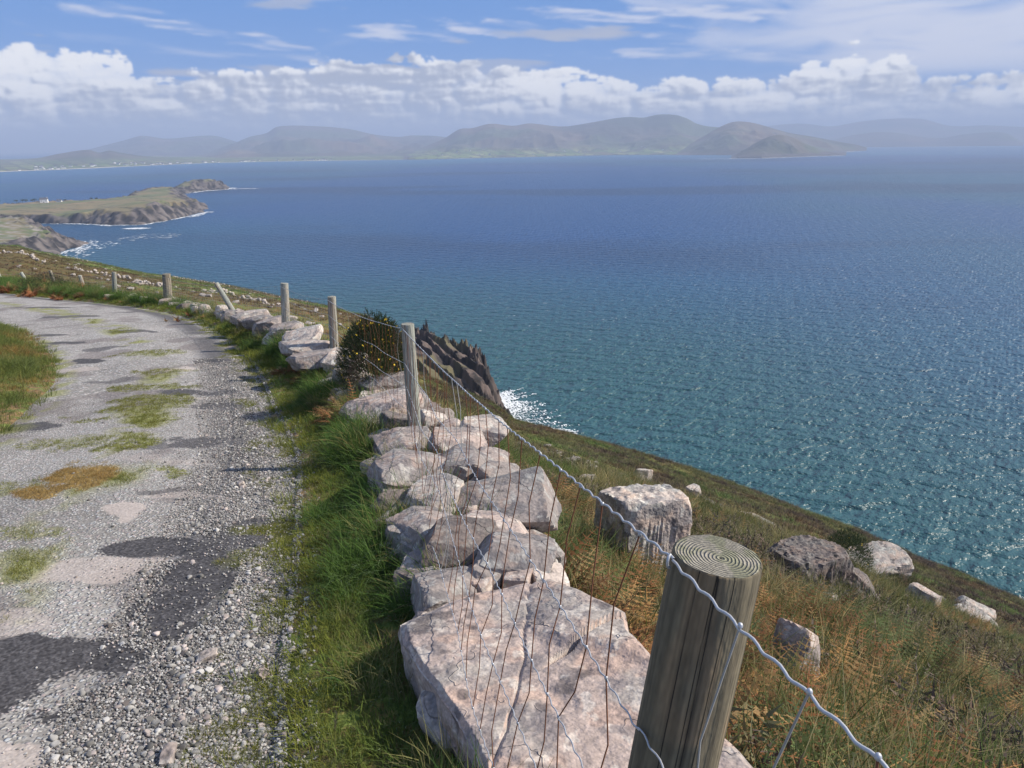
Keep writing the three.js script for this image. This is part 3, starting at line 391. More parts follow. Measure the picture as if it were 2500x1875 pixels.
// a block split along its planes: six skewed faces, corners struck off, layered sides
function rockGeo(sx, sy, sz, o = {}) {
  srand(o.seed || 1);
  const pl = [], jit = o.skew ?? 0.34, N3 = () => rr(-jit, jit);
  for (const [x, y, z] of [[1, 0, 0], [-1, 0, 0], [0, 1, 0], [0, -1, 0], [0, 0, 1], [0, 0, -1]]) { const n = new THREE.Vector3(x + N3() * (x ? 0 : 1), y + N3() * (y ? 0 : 0.7), z + N3() * (z ? 0 : 1)).normalize(); pl.push([n, rr(0.86, 1.0)]); }
  for (let i = 0; i < (o.cuts ?? 9); i++) { const n = new THREE.Vector3(rr(-1, 1), rr(-0.8, 0.9), rr(-1, 1)).normalize(); pl.push([n, rr(0.88, 1.22)]); }
  let g = new THREE.IcosahedronGeometry(1, o.detail ?? 5); const p = g.attributes.position, v = new THREE.Vector3(), rough = o.rough ?? 0.035, st = o.strata ?? 0.03, sd = (o.seed || 1) * 3.7, sc = o.freq ?? 3.2;
  const big = Math.max(sx, sy, sz);
  for (let i = 0; i < p.count; i++) {
    v.fromBufferAttribute(p, i).normalize(); let r = 9; for (const [n, d] of pl) { const q = n.dot(v); if (q > 0.02) r = Math.min(r, d / q); }
    r = Math.min(r, o.round ?? 1.5);
    const x = v.x * r * sx / 2, y = v.y * r * sy / 2, z = v.z * r * sz / 2, tilt = y + x * 0.25 + z * 0.1;
    const n = (fbm3(x * sc + sd, y * sc, z * sc, 4, 7) - 0.5) * 2 * rough * big + (vn(tilt / (o.layer ?? 0.035) + sd, x * 2 + z * 2, 17) - 0.5) * st * big * (1 - 0.8 * Math.abs(v.y));
    const l = Math.hypot(x, y, z) || 1; p.setXYZ(i, x + x / l * n, y + y / l * n, z + z / l * n);
  }
  g.deleteAttribute('uv'); g.deleteAttribute('normal'); g = toCreasedNormals(mergeVertices(g, 1e-5), o.crease ?? 0.42); if (g.index) g = g.toNonIndexed(); return boxUV(g);
}

// ------------------------------------------------------------------ the dry stone wall under the fence, stone by stone
{
  const wall = thing('dry_stone_wall', 'low tumbledown dry stone wall under the wire fence', 'wall');
  const stone = (x, y, f, sx, sy, sz, m, ry = 0, rx = 0, rz = 0, o = {}) => { const s = mesh('stone', rockGeo(sx, sy, sz, o), rockMats[m], wall); s.position.set(x, y, -f); s.rotation.set(rx, ry, rz); return s; };
  // the big slab at the near end: an outline split along its bedding, with a broken edge
  {
    const out = [[-0.44, 2.56], [-0.30, 2.70], [-0.17, 2.79], [0.02, 2.84], [0.15, 2.85], [0.30, 2.68], [0.42, 2.52], [0.41, 2.38], [0.46, 2.23], [0.53, 2.02], [0.62, 1.80], [0.72, 1.5], [0.60, 1.28], [0.30, 1.20], [0.08, 1.30], [-0.03, 1.5], [-0.10, 1.75], [-0.20, 2.0], [-0.30, 2.2], [-0.41, 2.42]];
    const cx = 0.12, cf = 2.02, nA = 320, nR = 130, nS = 26, pos = [], ix = [];
    const rad = (a) => { let best = 0.3; const dx = Math.cos(a), df = Math.sin(a); for (let i = 0; i < out.length; i++) { const [ax, af] = out[i], [bx, bf] = out[(i + 1) % out.length], ex = bx - ax, ef = bf - af, den = dx * ef - df * ex; if (Math.abs(den) < 1e-9) continue; const t = ((ax - cx) * ef - (af - cf) * ex) / den, u = ((ax - cx) * df - (af - cf) * dx) / den; if (t > 0 && u >= 0 && u <= 1) best = Math.max(best, t); } return best; };
    const topY = (x, f) => { let y = -1.50 - 0.085 * f + 0.03 * (x - cx) + (fbm(x * 2.2, f * 2.2, 4, 1010) - 0.5) * 0.06 + (fbm(x * 9, f * 9, 3, 1015) - 0.5) * 0.016; const s1 = x * 0.55 + (f - 2.42) * 0.9 + 0.05 * (fbm(x * 6, f * 6, 2, 1012) - 0.5); y += 0.03 * ss(0.0, 0.06, s1) * ss(0.34, 0.0, Math.abs(x - 0.28)); const ck = Math.abs(f - 2.3 - 0.9 * (x - 0.2) + 0.08 * (fbm(x * 7, 3, 3, 1016) - 0.5)); y -= 0.03 * ss(0.022, 0.0, ck) * ss(0.0, 0.12, x - 0.05); const ck2 = Math.abs(x + 0.02 + 0.12 * (fbm(f * 3, 7, 3, 1017) - 0.5) - 0.1 * (f - 2)); y -= 0.010 * ss(0.012, 0.0, ck2) * ss(1.5, 1.8, f); return y; };
    for (let j = 0; j <= nR + nS; j++) for (let i = 0; i < nA; i++) {
      const a = i / nA * Math.PI * 2, R = rad(a) * (1 + 0.03 * (fbm(a * 6, 2, 3, 1020) - 0.5)); let x, y, f;
      if (j <= nR) { const q = Math.pow(j / nR, 0.85), rd = R * q; x = cx + Math.cos(a) * rd; f = cf + Math.sin(a) * rd; y = topY(x, f) - 0.022 * ss(0.93, 1.0, q); }
      else { const q = (j - nR) / nS, inn = -0.012 * ss(0, 0.15, q) + 0.09 * q * q + 0.045 * (ridge(a * 5, q * 6, 3, 1030) - 0.6) + 0.02 * (vn(a * 3, q * 14, 1040) - 0.5), rd = R * (1 - inn); x = cx + Math.cos(a) * rd; f = cf + Math.sin(a) * rd; y = topY(cx + Math.cos(a) * R, cf + Math.sin(a) * R) - 0.022 - 0.30 * q; }
      pos.push(x, y, -f);
    }
    for (let j = 0; j < nR + nS; j++) for (let i = 0; i < nA; i++) { const a = j * nA + i, b = j * nA + (i + 1) % nA, c = a + nA, d = b + nA; ix.push(a, b, d, a, d, c); }
    let g = new THREE.BufferGeometry(); g.setAttribute('position', new THREE.Float32BufferAttribute(pos, 3)); g.setIndex(ix); g = boxUV(toCreasedNormals(g, 0.6).toNonIndexed ? toCreasedNormals(g, 0.6) : g);
    const slab = mesh('stone', g, rockMats[4], wall); slab.userData.label = 'large flat pinkish slab with cracks, the nearest stone';
  }
  const key = [ // x, y of the top, f, width, height, depth, tone, turn
    [-0.34, -1.80, 2.94, 0.26, 0.17, 0.24, 1, 0.5], [-0.03, -1.76, 3.16, 0.32, 0.17, 0.26, 1, -0.2], [-0.31, -1.78, 3.30, 0.30, 0.18, 0.26, 3, 0.3], [-0.18, -1.83, 3.52, 0.42, 0.15, 0.26, 4, 0.1], [-0.49, -1.84, 3.60, 0.30, 0.17, 0.30, 0, 0.6], [-0.10, -1.84, 3.92, 0.50, 0.20, 0.42, 1, 0.15], [0.06, -1.85, 3.36, 0.20, 0.24, 0.22, 1, 0.1], [-0.50, -1.86, 4.03, 0.30, 0.17, 0.32, 2, -0.3], [0.12, -1.83, 3.02, 0.15, 0.12, 0.12, 5, 0.4], [-0.70, -1.90, 4.52, 0.44, 0.26, 0.44, 0, 0.5], [-0.68, -1.98, 4.22, 0.20, 0.16, 0.20, 1, 0.9], [-0.36, -1.92, 4.62, 0.36, 0.20, 0.34, 1, -0.2], [-0.79, -1.99, 5.15, 0.36, 0.18, 0.34, 0, 0.2], [-0.44, -1.98, 5.15, 0.34, 0.17, 0.36, 4, 0.2], [-0.94, -2.05, 5.72, 0.26, 0.25, 0.26, 3, 0.2], [-1.13, -2.11, 6.35, 0.50, 0.26, 0.46, 4, 0.4], [-1.30, -2.14, 7.2, 0.46, 0.16, 0.36, 1, 0.2], [-0.68, -2.07, 5.85, 0.18, 0.2, 0.2, 5, 0.3], [-0.98, -2.16, 6.75, 0.3, 0.2, 0.3, 1, 0.1], [-0.12, -1.90, 4.35, 0.26, 0.16, 0.24, 1, 0.7], [-0.28, -2.02, 5.5, 0.3, 0.16, 0.3, 2, 0.3], [-0.2, -1.98, 4.75, 0.22, 0.18, 0.2, 0, 1.1],
    [-1.75, -2.28, 7.9, 0.30, 0.2, 0.3, 2, 0.4], [-1.95, -2.26, 8.45, 0.40, 0.17, 0.36, 5, 0.1], [-2.35, -2.33, 8.75, 0.5, 0.17, 0.4, 0, 0.3], [-2.62, -2.36, 9.45, 0.52, 0.2, 0.42, 2, 0.2], [-2.4, -2.42, 9.2, 0.36, 0.2, 0.3, 3, 0.6], [-2.85, -2.38, 10.1, 0.46, 0.17, 0.4, 5, 0.2], [-3.05, -2.50, 10.6, 0.36, 0.2, 0.4, 5, 0.5], [-3.5, -2.62, 11.6, 0.44, 0.2, 0.4, 0, 0.2], [-3.95, -2.68, 12.3, 0.5, 0.24, 0.4, 0, 0.3], [-4.3, -2.76, 12.9, 0.44, 0.22, 0.4, 1, 0.7], [-4.75, -2.85, 13.7, 0.6, 0.2, 0.44, 2, 0.4]];
  key.forEach(([x, y, f, w, h, d, m, ry], i) => stone(x + 0.04, y - h / 2, f, w * 1.18, h * 1.12, d * 1.25, m, ry, rr(-0.2, 0.2), rr(-0.2, 0.2), { seed: 50 + i, detail: f < 7.5 ? 13 : 6, rough: 0.018, crease: 0.32, strata: m === 4 ? 0.02 : 0.045, layer: 0.03 + 0.02 * (i % 3) }));
  srand(77); // the courses below them and the tumbled rest
  const plan = []; for (let i = 0; i < 80; i++) { const f = rr(2.95, 7.6), w = fenceLine(f); plan.push([w + rr(-0.32, 0.30), wallTop(f) - rr(0.04, 0.14), f, rr(0.14, 0.30), rr(0.10, 0.2), rr(0.14, 0.28), Math.floor(rr(0, 5)), rr(0, 3)]); }
  for (let f = -2.6; f < 34; f += rr(0.24, 0.40) * (f > 12 ? 1.7 : 1)) { const w = fenceLine(f), y = wallTop(f), n = f < 8 ? 3 : 2; for (let k = 0; k < n; k++) { const dx = f < 8 ? (k - 0.8) * 0.24 + rr(-0.06, 0.06) : rr(-0.28, 0.18); plan.push([w + dx, y - (f < 8 ? rr(0.24, 0.32) : rr(0.12, 0.24)), f + rr(-0.1, 0.1), rr(0.24, 0.42), rr(0.16, 0.28), rr(0.22, 0.36), Math.floor(rr(0, 5)), rr(0, 3)]); } }
  plan.forEach(([x, y, f, w, h, d, m, ry], i) => { if (f > 0.5 && f < 2.7 && (x > -0.2 || f < 1.2)) return; stone(x, Math.max(y, groundY(Math.min(x, fenceLine(f) - 0.1), f) + 0.03), f, w, h, d, f > 8 && i % 3 === 0 ? 5 : m, ry, rr(-0.15, 0.15), rr(-0.15, 0.15), { seed: 300 + i % 40, detail: f < 8 ? 7 : 4, strata: 0.05, rough: 0.02, crease: 0.32 }); });
}

// ------------------------------------------------------------------ boulders and outcrops on the slope
{
  const put = (name, label, cat, x, f, w, h, d, m, sink, ry, o = {}, group) => { const s = mesh(name, rockGeo(w, h, d, { detail: 14, ...o }), rockMats[m]); s.position.set(x, hillY(x, f) + h / 2 - sink, -f); s.rotation.set(o.rx || 0, ry, o.rz || 0); return tag(s, label, cat, group); };
  // the tall upright boulder: pale lichened top, ribbed pinkish sides
  { const g = rockGeo(0.68, 1.08, 0.6, { seed: 21, detail: 30, cuts: 4, skew: 0.12, rough: 0.02, strata: 0 }), p = g.attributes.position; for (let i = 0; i < p.count; i++) { const x = p.getX(i), y = p.getY(i), z = p.getZ(i), a = Math.atan2(z, x), side = ss(0.44, 0.30, y), n = (ridge(a * 9, y * 1.6 + a, 3, 1100) - 0.62) * 0.06 * side + (fbm3(x * 14, y * 9, z * 14, 3, 1110) - 0.5) * 0.03; p.setXYZ(i, x * (1 + n * 1.6), y + (y > 0.3 ? (fbm(x * 16, z * 16, 3, 1120) - 0.5) * 0.05 : 0), z * (1 + n * 1.6)); } const g2 = toCreasedNormals(g, 0.6); const s = mesh('boulder', boxUV(g2), rockMats[5]); s.position.set(1.13, hillY(1.1, 6.1) + 0.30, -6.15); s.rotation.set(0.03, 0.35, -0.04); tag(s, 'tall upright pale boulder with ribbed sides behind the fence', 'boulder'); }
  put('boulder', 'small pale block near the brow beyond the tall boulder', 'boulder', 3.7, 20.3, 0.5, 0.5, 0.45, 5, 0.08, 0.3, { seed: 22 });
  put('boulder', 'small pale boulder just right of the tall boulder', 'boulder', 4.9, 19.2, 0.42, 0.48, 0.4, 2, 0.08, 0.2, { seed: 23 });
  put('rock_slab', 'long pale flat slab lying across the slope', 'rock', 5.95, 17.0, 1.5, 0.36, 0.7, 2, 0.12, -0.25, { seed: 24, strata: 0.02, rz: -0.10 });
  put('rock_slab', 'short pale slab below the long slab', 'rock', 6.75, 16.6, 0.9, 0.26, 0.6, 2, 0.12, -0.3, { seed: 25, rz: -0.08 });
  put('rock_slab', 'thin stone slab above the long slab', 'rock', 4.9, 18.2, 1.0, 0.2, 0.5, 2, 0.1, -0.2, { seed: 26, rz: -0.08 });
  const ribs = (name, label, x, f, w, h, d, m, sink, ry, sd, rz) => { const g = rockGeo(w, h, d, { seed: sd, detail: 28, cuts: 5, strata: 0, rough: 0.03 }), p = g.attributes.position; for (let i = 0; i < p.count; i++) { const px = p.getX(i), y = p.getY(i), z = p.getZ(i), n = (ridge(px * 16 + y * 2, z * 16 + y * 1.5, 3, 1130 + sd) - 0.6) * 0.24; const k = 1 + n * (0.4 + 0.6 * ss(0.9, 0.3, Math.abs(y) / h * 2)); p.setXYZ(i, px * k, y * (1 + n * 0.5), z * k); } const s = mesh(name, boxUV(toCreasedNormals(g, 0.5)), rockMats[m]); s.position.set(x, hillY(x, f) + h / 2 - sink, -f); s.rotation.set(0, ry, rz || 0); return tag(s, label, 'rock'); };
  ribs('rock_outcrop', 'dark ribbed purple-grey outcrop right of the near post', 3.72, 8.8, 0.9, 0.95, 0.8, 3, 0.34, 0.5, 27, -0.1);
  ribs('rock_outcrop', 'dark split rock low beside the small gorse bush', 4.5, 8.75, 0.42, 0.62, 0.4, 3, 0.14, 0.3, 28);
  ribs('rock_outcrop', 'small dark pointed rock leaning on the split rock', 4.28, 8.5, 0.24, 0.42, 0.24, 3, 0.1, 0.9, 36);
  ribs('rock_outcrop', 'dark broken ledge between the outcrop and the gorse', 4.45, 9.4, 0.5, 0.5, 0.5, 3, 0.16, 0.2, 37);
  put('boulder', 'large pale square block beyond the small gorse bush', 'boulder', 7.75, 14.6, 1.2, 0.9, 0.9, 2, 0.12, 0.25, { seed: 29, strata: 0.05, layer: 0.08, cuts: 4 });
  put('boulder', 'pale stone behind the large square block', 'boulder', 7.0, 15.6, 0.8, 0.5, 0.5, 2, 0.12, 0.2, { seed: 38 });
  put('boulder', 'smooth sloping pinkish boulder right of the square block', 'boulder', 8.0, 13.1, 0.72, 0.62, 0.6, 4, 0.16, 0.7, { seed: 30, strata: 0.01, rz: -0.5 });
  put('boulder', 'pointed pinkish stone right of the near post', 'boulder', 1.60, 3.75, 0.30, 0.58, 0.26, 4, 0.12, 0.4, { seed: 31, rz: -0.25 });
  put('boulder', 'small pale stone close behind the near post', 'boulder', 1.62, 4.9, 0.26, 0.42, 0.24, 4, 0.07, 0.4, { seed: 32 });
  put('rock_slab', 'flat pale rock far down the slope at right', 'rock', 13.6, 19.6, 1.2, 0.4, 0.7, 2, 0.1, -0.4, { seed: 33, rz: -0.3 });
  put('rock_slab', 'second flat rock in front of the far one at right', 'rock', 11.4, 16.4, 1.1, 0.35, 0.6, 2, 0.1, -0.5, { seed: 34, rz: -0.3 });
  put('rock_slab', 'flat pinkish stone in the grass behind the near post', 'rock', 3.08, 9.4, 0.4, 0.14, 0.3, 4, 0.03, 0.2, { seed: 35 });
  put('boulder', 'small grey stone in the grass below the dark outcrop', 'boulder', 3.35, 7.1, 0.26, 0.46, 0.22, 0, 0.06, 0.2, { seed: 39 });
  put('boulder', 'small pinkish stone beside the slab edge behind the wire', 'boulder', 0.95, 4.85, 0.16, 0.18, 0.15, 4, 0.03, 0.4, { seed: 40 });
  put('boulder', 'pale lichened stone low right of the pointed stone', 'boulder', 2.6, 4.6, 0.22, 0.2, 0.2, 2, 0.1, 0.6, { seed: 41 });
  put('boulder', 'low grey stone half hidden in bracken below the wall', 'boulder', 0.9, 11.2, 0.5, 0.3, 0.4, 4, 0.1, 0.6, { seed: 42 });
  // scattered stones, far too many and small to tell apart
  srand(501); const list = [];
  while (list.length < 900) { const th = rr(-36, 42), r = (th < -7 ? rr(30, 255) : rr(9, 58)), x = Math.sin(th * D2R) * r, f = Math.cos(th * D2R) * r; if (x < fenceLine(f) + 1.5 && f < 40) continue; if (fbm(x / 9, f / 16, 3, 1200) < (th < -7 ? 0.54 : 0.60)) continue; const s = th < -7 ? rr(0.12, 0.45) * Math.pow(rnd(), 0.7) + 0.08 : rr(0.06, 0.28); list.push([x, hillY(x, f) + s * 0.15, f, s]); }
  const im = new THREE.InstancedMesh(rockGeo(1, 0.6, 0.8, { seed: 44, detail: 3 }), rockMats[2], list.length), M = new THREE.Matrix4(), q = new THREE.Quaternion();
  list.forEach(([x, y, f, s], i) => { q.setFromEuler(new THREE.Euler(rr(-0.3, 0.3), rr(0, 6), rr(-0.3, 0.3))); M.compose(V3(x, y, f), q, new THREE.Vector3(s * rr(0.7, 1.5), s * rr(0.6, 1.1), s)); im.setMatrixAt(i, M); });
  im.name = 'scattered_stones'; im.castShadow = im.receiveShadow = true; scene.add(im); tag(im, 'scatter of small pale stones over the hillside', 'stones', null, 'stuff');
  // tumbled field walls across the far slope, each one thing
  const wallGeo = (pts, n, sd) => { srand(sd); const gs = [], src = [0, 1, 2].map((k) => rockGeo(1, 0.7, 0.8, { seed: 60 + k, detail: 1, strata: 0 })); for (let i = 0; i < n; i++) { const t = (i + rnd()) / n * (pts.length - 1), k = Math.min(pts.length - 2, Math.floor(t)), x = lerp(pts[k][0], pts[k + 1][0], t - k) + rr(-0.4, 0.4), f = lerp(pts[k][1], pts[k + 1][1], t - k) + rr(-0.4, 0.4), s = rr(0.16, 0.42); const g = src[i % 3].clone(); g.scale(s, s, s); g.rotateY(rr(0, 6)); g.translate(x, hillY(x, f) + rr(0.05, 0.4), -f); gs.push(g); } return mergeGeometries(gs); };
  const polar = (...a) => a.map(([t, r]) => [Math.sin(t * D2R) * r, Math.cos(t * D2R) * r]);
  [['tumbled pale field wall along the brow of the far left slope', polar([-34.5, 235], [-32.5, 240], [-31, 236], [-29.5, 225], [-28, 235]), 160], ['short pale field wall at the left edge above the heather', polar([-35, 120], [-32.5, 112], [-31, 100]), 70], ['tumbled field wall down the slope behind the leftmost posts', polar([-30, 90], [-26, 84], [-23.5, 70]), 70], ['pale field wall along the brow left of the white posts', polar([-24, 215], [-21, 210], [-18, 195], [-15, 190]), 140], ['broken line of stones behind the thick grey post', polar([-22, 75], [-19, 68], [-16.5, 56]), 60]].forEach(([label, pts, n], i) => tag(mesh('field_wall', wallGeo(pts, n, 700 + i), rockMats[5]), label, 'wall'));
}

// ------------------------------------------------------------------ what grows: grass, bracken, heather, moss
function leafMat(t = 0.35) { return new THREE.MeshPhysicalMaterial({ color: 0xffffff, roughness: 1, transmission: t, thickness: 0, side: THREE.DoubleSide, specularIntensity: 0.5 }); }
const bladeMat = leafMat(0.3), dryMat = new THREE.MeshStandardMaterial({ color: 0xffffff, roughness: 0.9, side: THREE.DoubleSide });
function blades(n, len, wid, spread, lean, sd, segs = 3) { // a tuft of curved, tapering blades
  srand(sd); const p = [], ix = [];
  for (let i = 0; i < n; i++) {
    const a = rr(0, 6.283), d = spread * Math.sqrt(rnd()), bx = Math.cos(a) * d, bz = Math.sin(a) * d, L = len * rr(0.55, 1.1), w = wid * rr(0.7, 1.25), ha = a + rr(-1.2, 1.2), l = lean * rr(0.3, 1.4), fx = rr(0, 6.283), wx = Math.cos(fx) * w / 2, wz = Math.sin(fx) * w / 2, b0 = p.length / 3;
    for (let s = 0; s <= segs; s++) { const t = s / segs, h = L * (t - 0.35 * l * t * t), o = L * l * 0.8 * t * t, k = s === segs ? 0.08 : 1 - 0.55 * t; const cx = bx + Math.cos(ha) * o, cz = bz + Math.sin(ha) * o; p.push(cx - wx * k, h, cz - wz * k, cx + wx * k, h, cz + wz * k); if (s) { const q = b0 + (s - 1) * 2; ix.push(q, q + 1, q + 3, q, q + 3, q + 2); } }
  }
  const g = new THREE.BufferGeometry(); g.setAttribute('position', new THREE.Float32BufferAttribute(p, 3)); g.setIndex(ix); g.computeVertexNormals(); return g;
}
function frondGeo(nf, len, sd) { // a bracken plant: arching fronds with paired leaflets
  srand(sd); const p = [], ix = []; const tri = (a, b, c) => { const k = p.length / 3; p.push(...a, ...b, ...c); ix.push(k, k + 1, k + 2); };
  for (let i = 0; i < nf; i++) {
    const a = i / nf * 6.283 + rr(-0.5, 0.5), L = len * rr(0.6, 1.1), arch = rr(0.55, 1.25), ca = Math.cos(a), sa = Math.sin(a), curl = rr(-0.25, 0.25);
    const P = (t) => { const o = L * (0.25 * t + arch * 0.7 * t * t), h = L * (0.95 * t - 0.5 * arch * t * t); return [ca * o - sa * curl * L * t * t, h, sa * o + ca * curl * L * t * t]; };
    const sx = -sa, sz = ca, n = 17;
    for (let k = 0; k < 5; k++) { const A = P(k / 5), B = P((k + 1) / 5), w = 0.0035; tri([A[0] - sx * w, A[1], A[2] - sz * w], [A[0] + sx * w, A[1], A[2] + sz * w], B); }
    for (let k = 2; k < n; k++) { const t = k / n, A = P(t), B = P(Math.min(1, t + 0.06)), l = L * 0.30 * Math.pow(1 - t, 0.7) * rr(0.75, 1.1), dx = B[0] - A[0], dy = B[1] - A[1], dz = B[2] - A[2], dl = Math.hypot(dx, dy, dz) || 1;
      for (const s of [-1, 1]) { const dr = rr(-0.25, 0.05), q = 0.35, tip = [A[0] + sx * s * l + dx / dl * l * q, A[1] + dy / dl * l * q + dr * l, A[2] + sz * s * l + dz / dl * l * q]; for (let m = 0; m < 3; m++) { const u0 = m / 3, u1 = (m + 1) / 3, w = l * 0.19 * (1 - u0 * 0.7), c0 = [lerp(A[0], tip[0], u0), lerp(A[1], tip[1], u0), lerp(A[2], tip[2], u0)], c1 = [lerp(A[0], tip[0], u1), lerp(A[1], tip[1], u1), lerp(A[2], tip[2], u1)]; tri([c0[0] - dx / dl * w, c0[1] - dy / dl * w, c0[2] - dz / dl * w], [c0[0] + dx / dl * w, c0[1] + dy / dl * w, c0[2] + dz / dl * w], c1); } } }
  }
  const g = new THREE.BufferGeometry(); g.setAttribute('position', new THREE.Float32BufferAttribute(p, 3)); g.setIndex(ix); g.computeVertexNormals(); return g;
}
function twigGeo(n, h, sd) { // a low woody shrub: forked twigs set with short needles
  srand(sd); const p = [], ix = []; const tri = (a, b, c) => { const k = p.length / 3; p.push(...a, ...b, ...c); ix.push(k, k + 1, k + 2); };
  for (let i = 0; i < n; i++) { let x = rr(-0.05, 0.05), y = 0, z = rr(-0.05, 0.05), a = rr(0, 6.283), up = rr(0.5, 1.2); const L = h * rr(0.5, 1.1), sg = 4; for (let s = 0; s < sg; s++) { a += rr(-0.6, 0.6); const l = L / sg, nx = x + Math.cos(a) * l * 0.7, ny = y + l * up, nz = z + Math.sin(a) * l * 0.7, w = 0.004; tri([x - w, y, z], [x + w, y, z + w], [nx, ny, nz]); for (let k = 0; k < 5; k++) { const t = rnd(), bx = lerp(x, nx, t), by = lerp(y, ny, t), bz = lerp(z, nz, t), b = rr(0, 6.283), q = h * rr(0.08, 0.2), nw = h * 0.022; tri([bx - nw, by, bz], [bx + nw, by + nw, bz + nw], [bx + Math.cos(b) * q, by + q * rr(0.1, 0.9), bz + Math.sin(b) * q]); } x = nx; y = ny; z = nz; } }
  const g = new THREE.BufferGeometry(); g.setAttribute('position', new THREE.Float32BufferAttribute(p, 3)); g.setIndex(ix); g.computeVertexNormals(); return g;
}
function scatter(name, label, category, geo, mat, list) { // list of [x, y, f, turn, size, height, tilt, colour]
  const im = new THREE.InstancedMesh(geo, mat, list.length), M = new THREE.Matrix4(), q = new THREE.Quaternion(), e = new THREE.Euler(), c = new THREE.Color(), p = new THREE.Vector3(), s = new THREE.Vector3();
  list.forEach(([x, y, f, ry, sz, h, tl, k], i) => { e.set(tl * Math.cos(ry * 3.3), ry, tl * Math.sin(ry * 5.1)); q.setFromEuler(e); p.set(x, y, -f); s.set(sz, sz * h, sz); M.compose(p, q, s); im.setMatrixAt(i, M); im.setColorAt(i, c.setRGB(k[0], k[1], k[2])); });
  im.name = numbered(name); im.castShadow = im.receiveShadow = true; scene.add(im); return tag(im, label, category, null, 'stuff');
}
const vary = (c, v = 0.25) => { const k = 1 + rr(-v, v), h = rr(-0.12, 0.12); return [c[0] * k * (1 + h), c[1] * k, c[2] * k * (1 - h)]; };
{ // ---- verges
  const longG = [blades(44, 0.26, 0.0045, 0.085, 0.75, 1, 4), blades(40, 0.30, 0.005, 0.09, 1.0, 2, 4), blades(40, 0.22, 0.004, 0.085, 1.2, 3, 4)], shortG = [blades(30, 0.075, 0.0035, 0.06, 0.9, 4, 2), blades(28, 0.06, 0.0035, 0.06, 1.1, 5, 2)];
  const L = [[], [], []], S = [[], []]; srand(601);
  for (let f = -1.5; f < 33;) { // strips across the verge, denser near by
    const df = f < 0.9 ? 0.08 : f < 4 ? 0.02 : f < 8 ? 0.03 : f < 15 ? 0.06 : 0.12; f += df; const a = roadRight(f) - 0.22, b = fenceLine(f) + 0.12, n = (f < 4 ? 430 : f < 8 ? 330 : f < 15 ? 170 : 90) * df * (b - a) * rr(0.8, 1.2) * 1.6;
    for (let i = 0; i < n; i++) {
      const x = rr(a, b), ff = f + rr(-df, df), d = x - roadRight(ff), w = fenceLine(ff) - x, clump = fbm(x * 2.4, ff * 2.4, 3, 1300), dry = fbm(x * 1.6 + 3, ff * 1.6, 3, 1310), y = vergeY(x, ff) - 0.01;
      if (Math.hypot(x + 1.75, (ff - 7.08) * 0.7) < 0.17) continue;
      if (ff > 1.1 && ff < 2.9 && x > -0.05 - 0.37 * (ff - 1.5)) continue;
      if (d < 0.10 && rnd() < 0.7 - d * 3 + (fbm(x * 7, ff * 7, 2, 1320) < 0.5 ? 0.4 : -0.2)) continue;
      const tall = ss(0.15, 0.75, d + (clump - 0.5) * 0.9);
      if (rnd() < tall) { const g = dry > 0.60 && rnd() < 0.6 ? [0.24, 0.20, 0.075] : w < 0.35 && rnd() < 0.25 ? [0.26, 0.21, 0.09] : [0.070, 0.145, 0.022]; L[Math.floor(rnd() * 3)].push([x, y, ff, rr(0, 6.28), rr(0.6, 1.1) * (0.55 + 0.6 * tall) * (f > 10 ? 1.25 : 1), rr(0.75, 1.2) * (0.7 + 0.55 * clump), 0.25, vary(mix3(g, [0.10, 0.15, 0.03], rnd() * 0.6))]); }
      else S[rnd() < 0.5 ? 0 : 1].push([x, y, ff, rr(0, 6.28), rr(0.7, 1.3) * (f > 10 ? 1.5 : 1), rr(0.7, 1.1), 0.3, vary(mix3([0.18, 0.20, 0.032], [0.095, 0.145, 0.024], ss(0.1, 0.5, d)))]);
    }
  }
  L.forEach((l, i) => scatter('verge_grass', 'long green grass on the verge beside the stone wall', 'grass', longG[i], bladeMat, l)); S.forEach((l, i) => scatter('short_grass', 'short yellow-green grass along the edge of the track', 'grass', shortG[i], bladeMat, l));
  // the bank on the inside of the bend
  const B = [], C = []; srand(611);
  for (let i = 0; i < 30000; i++) { const f = 3.5 + 15.5 * rnd(), d = 4.5 * Math.pow(rnd(), 0.8), x = roadLeft(f) - d + 0.05; if (d > 2.6 && f < 5) continue; const n = fbm(x * 1.4, f * 1.4, 3, 1330), k = fbm(x * 0.8 + 8, f * 0.8, 3, 1340); if (d < 0.25 && rnd() < 0.55) continue; if (k > 0.5 && d < 1.3 && rnd() < 0.6) continue; const col = k > 0.55 ? (rnd() < 0.3 ? [0.26, 0.13, 0.035] : [0.17, 0.15, 0.05]) : [0.11, 0.15, 0.032]; (n > 0.52 && d > 0.4 ? B : C).push([x, leftY(x, f) - 0.01, f, rr(0, 6.28), rr(0.6, 1.2) * (n > 0.52 && d > 0.4 ? 0.7 : 1.4), rr(0.7, 1.2), 0.3, vary(mix3(col, [0.19, 0.19, 0.045], rnd() * 0.6))]); }
  scatter('bank_grass', 'tufted grass on the bank inside the bend', 'grass', longG[1], bladeMat, B); scatter('bank_grass', 'low grass and moss at the foot of the bank inside the bend', 'grass', shortG[0], bladeMat, C);
  // moss and grass in the track itself
  const T = []; srand(621);
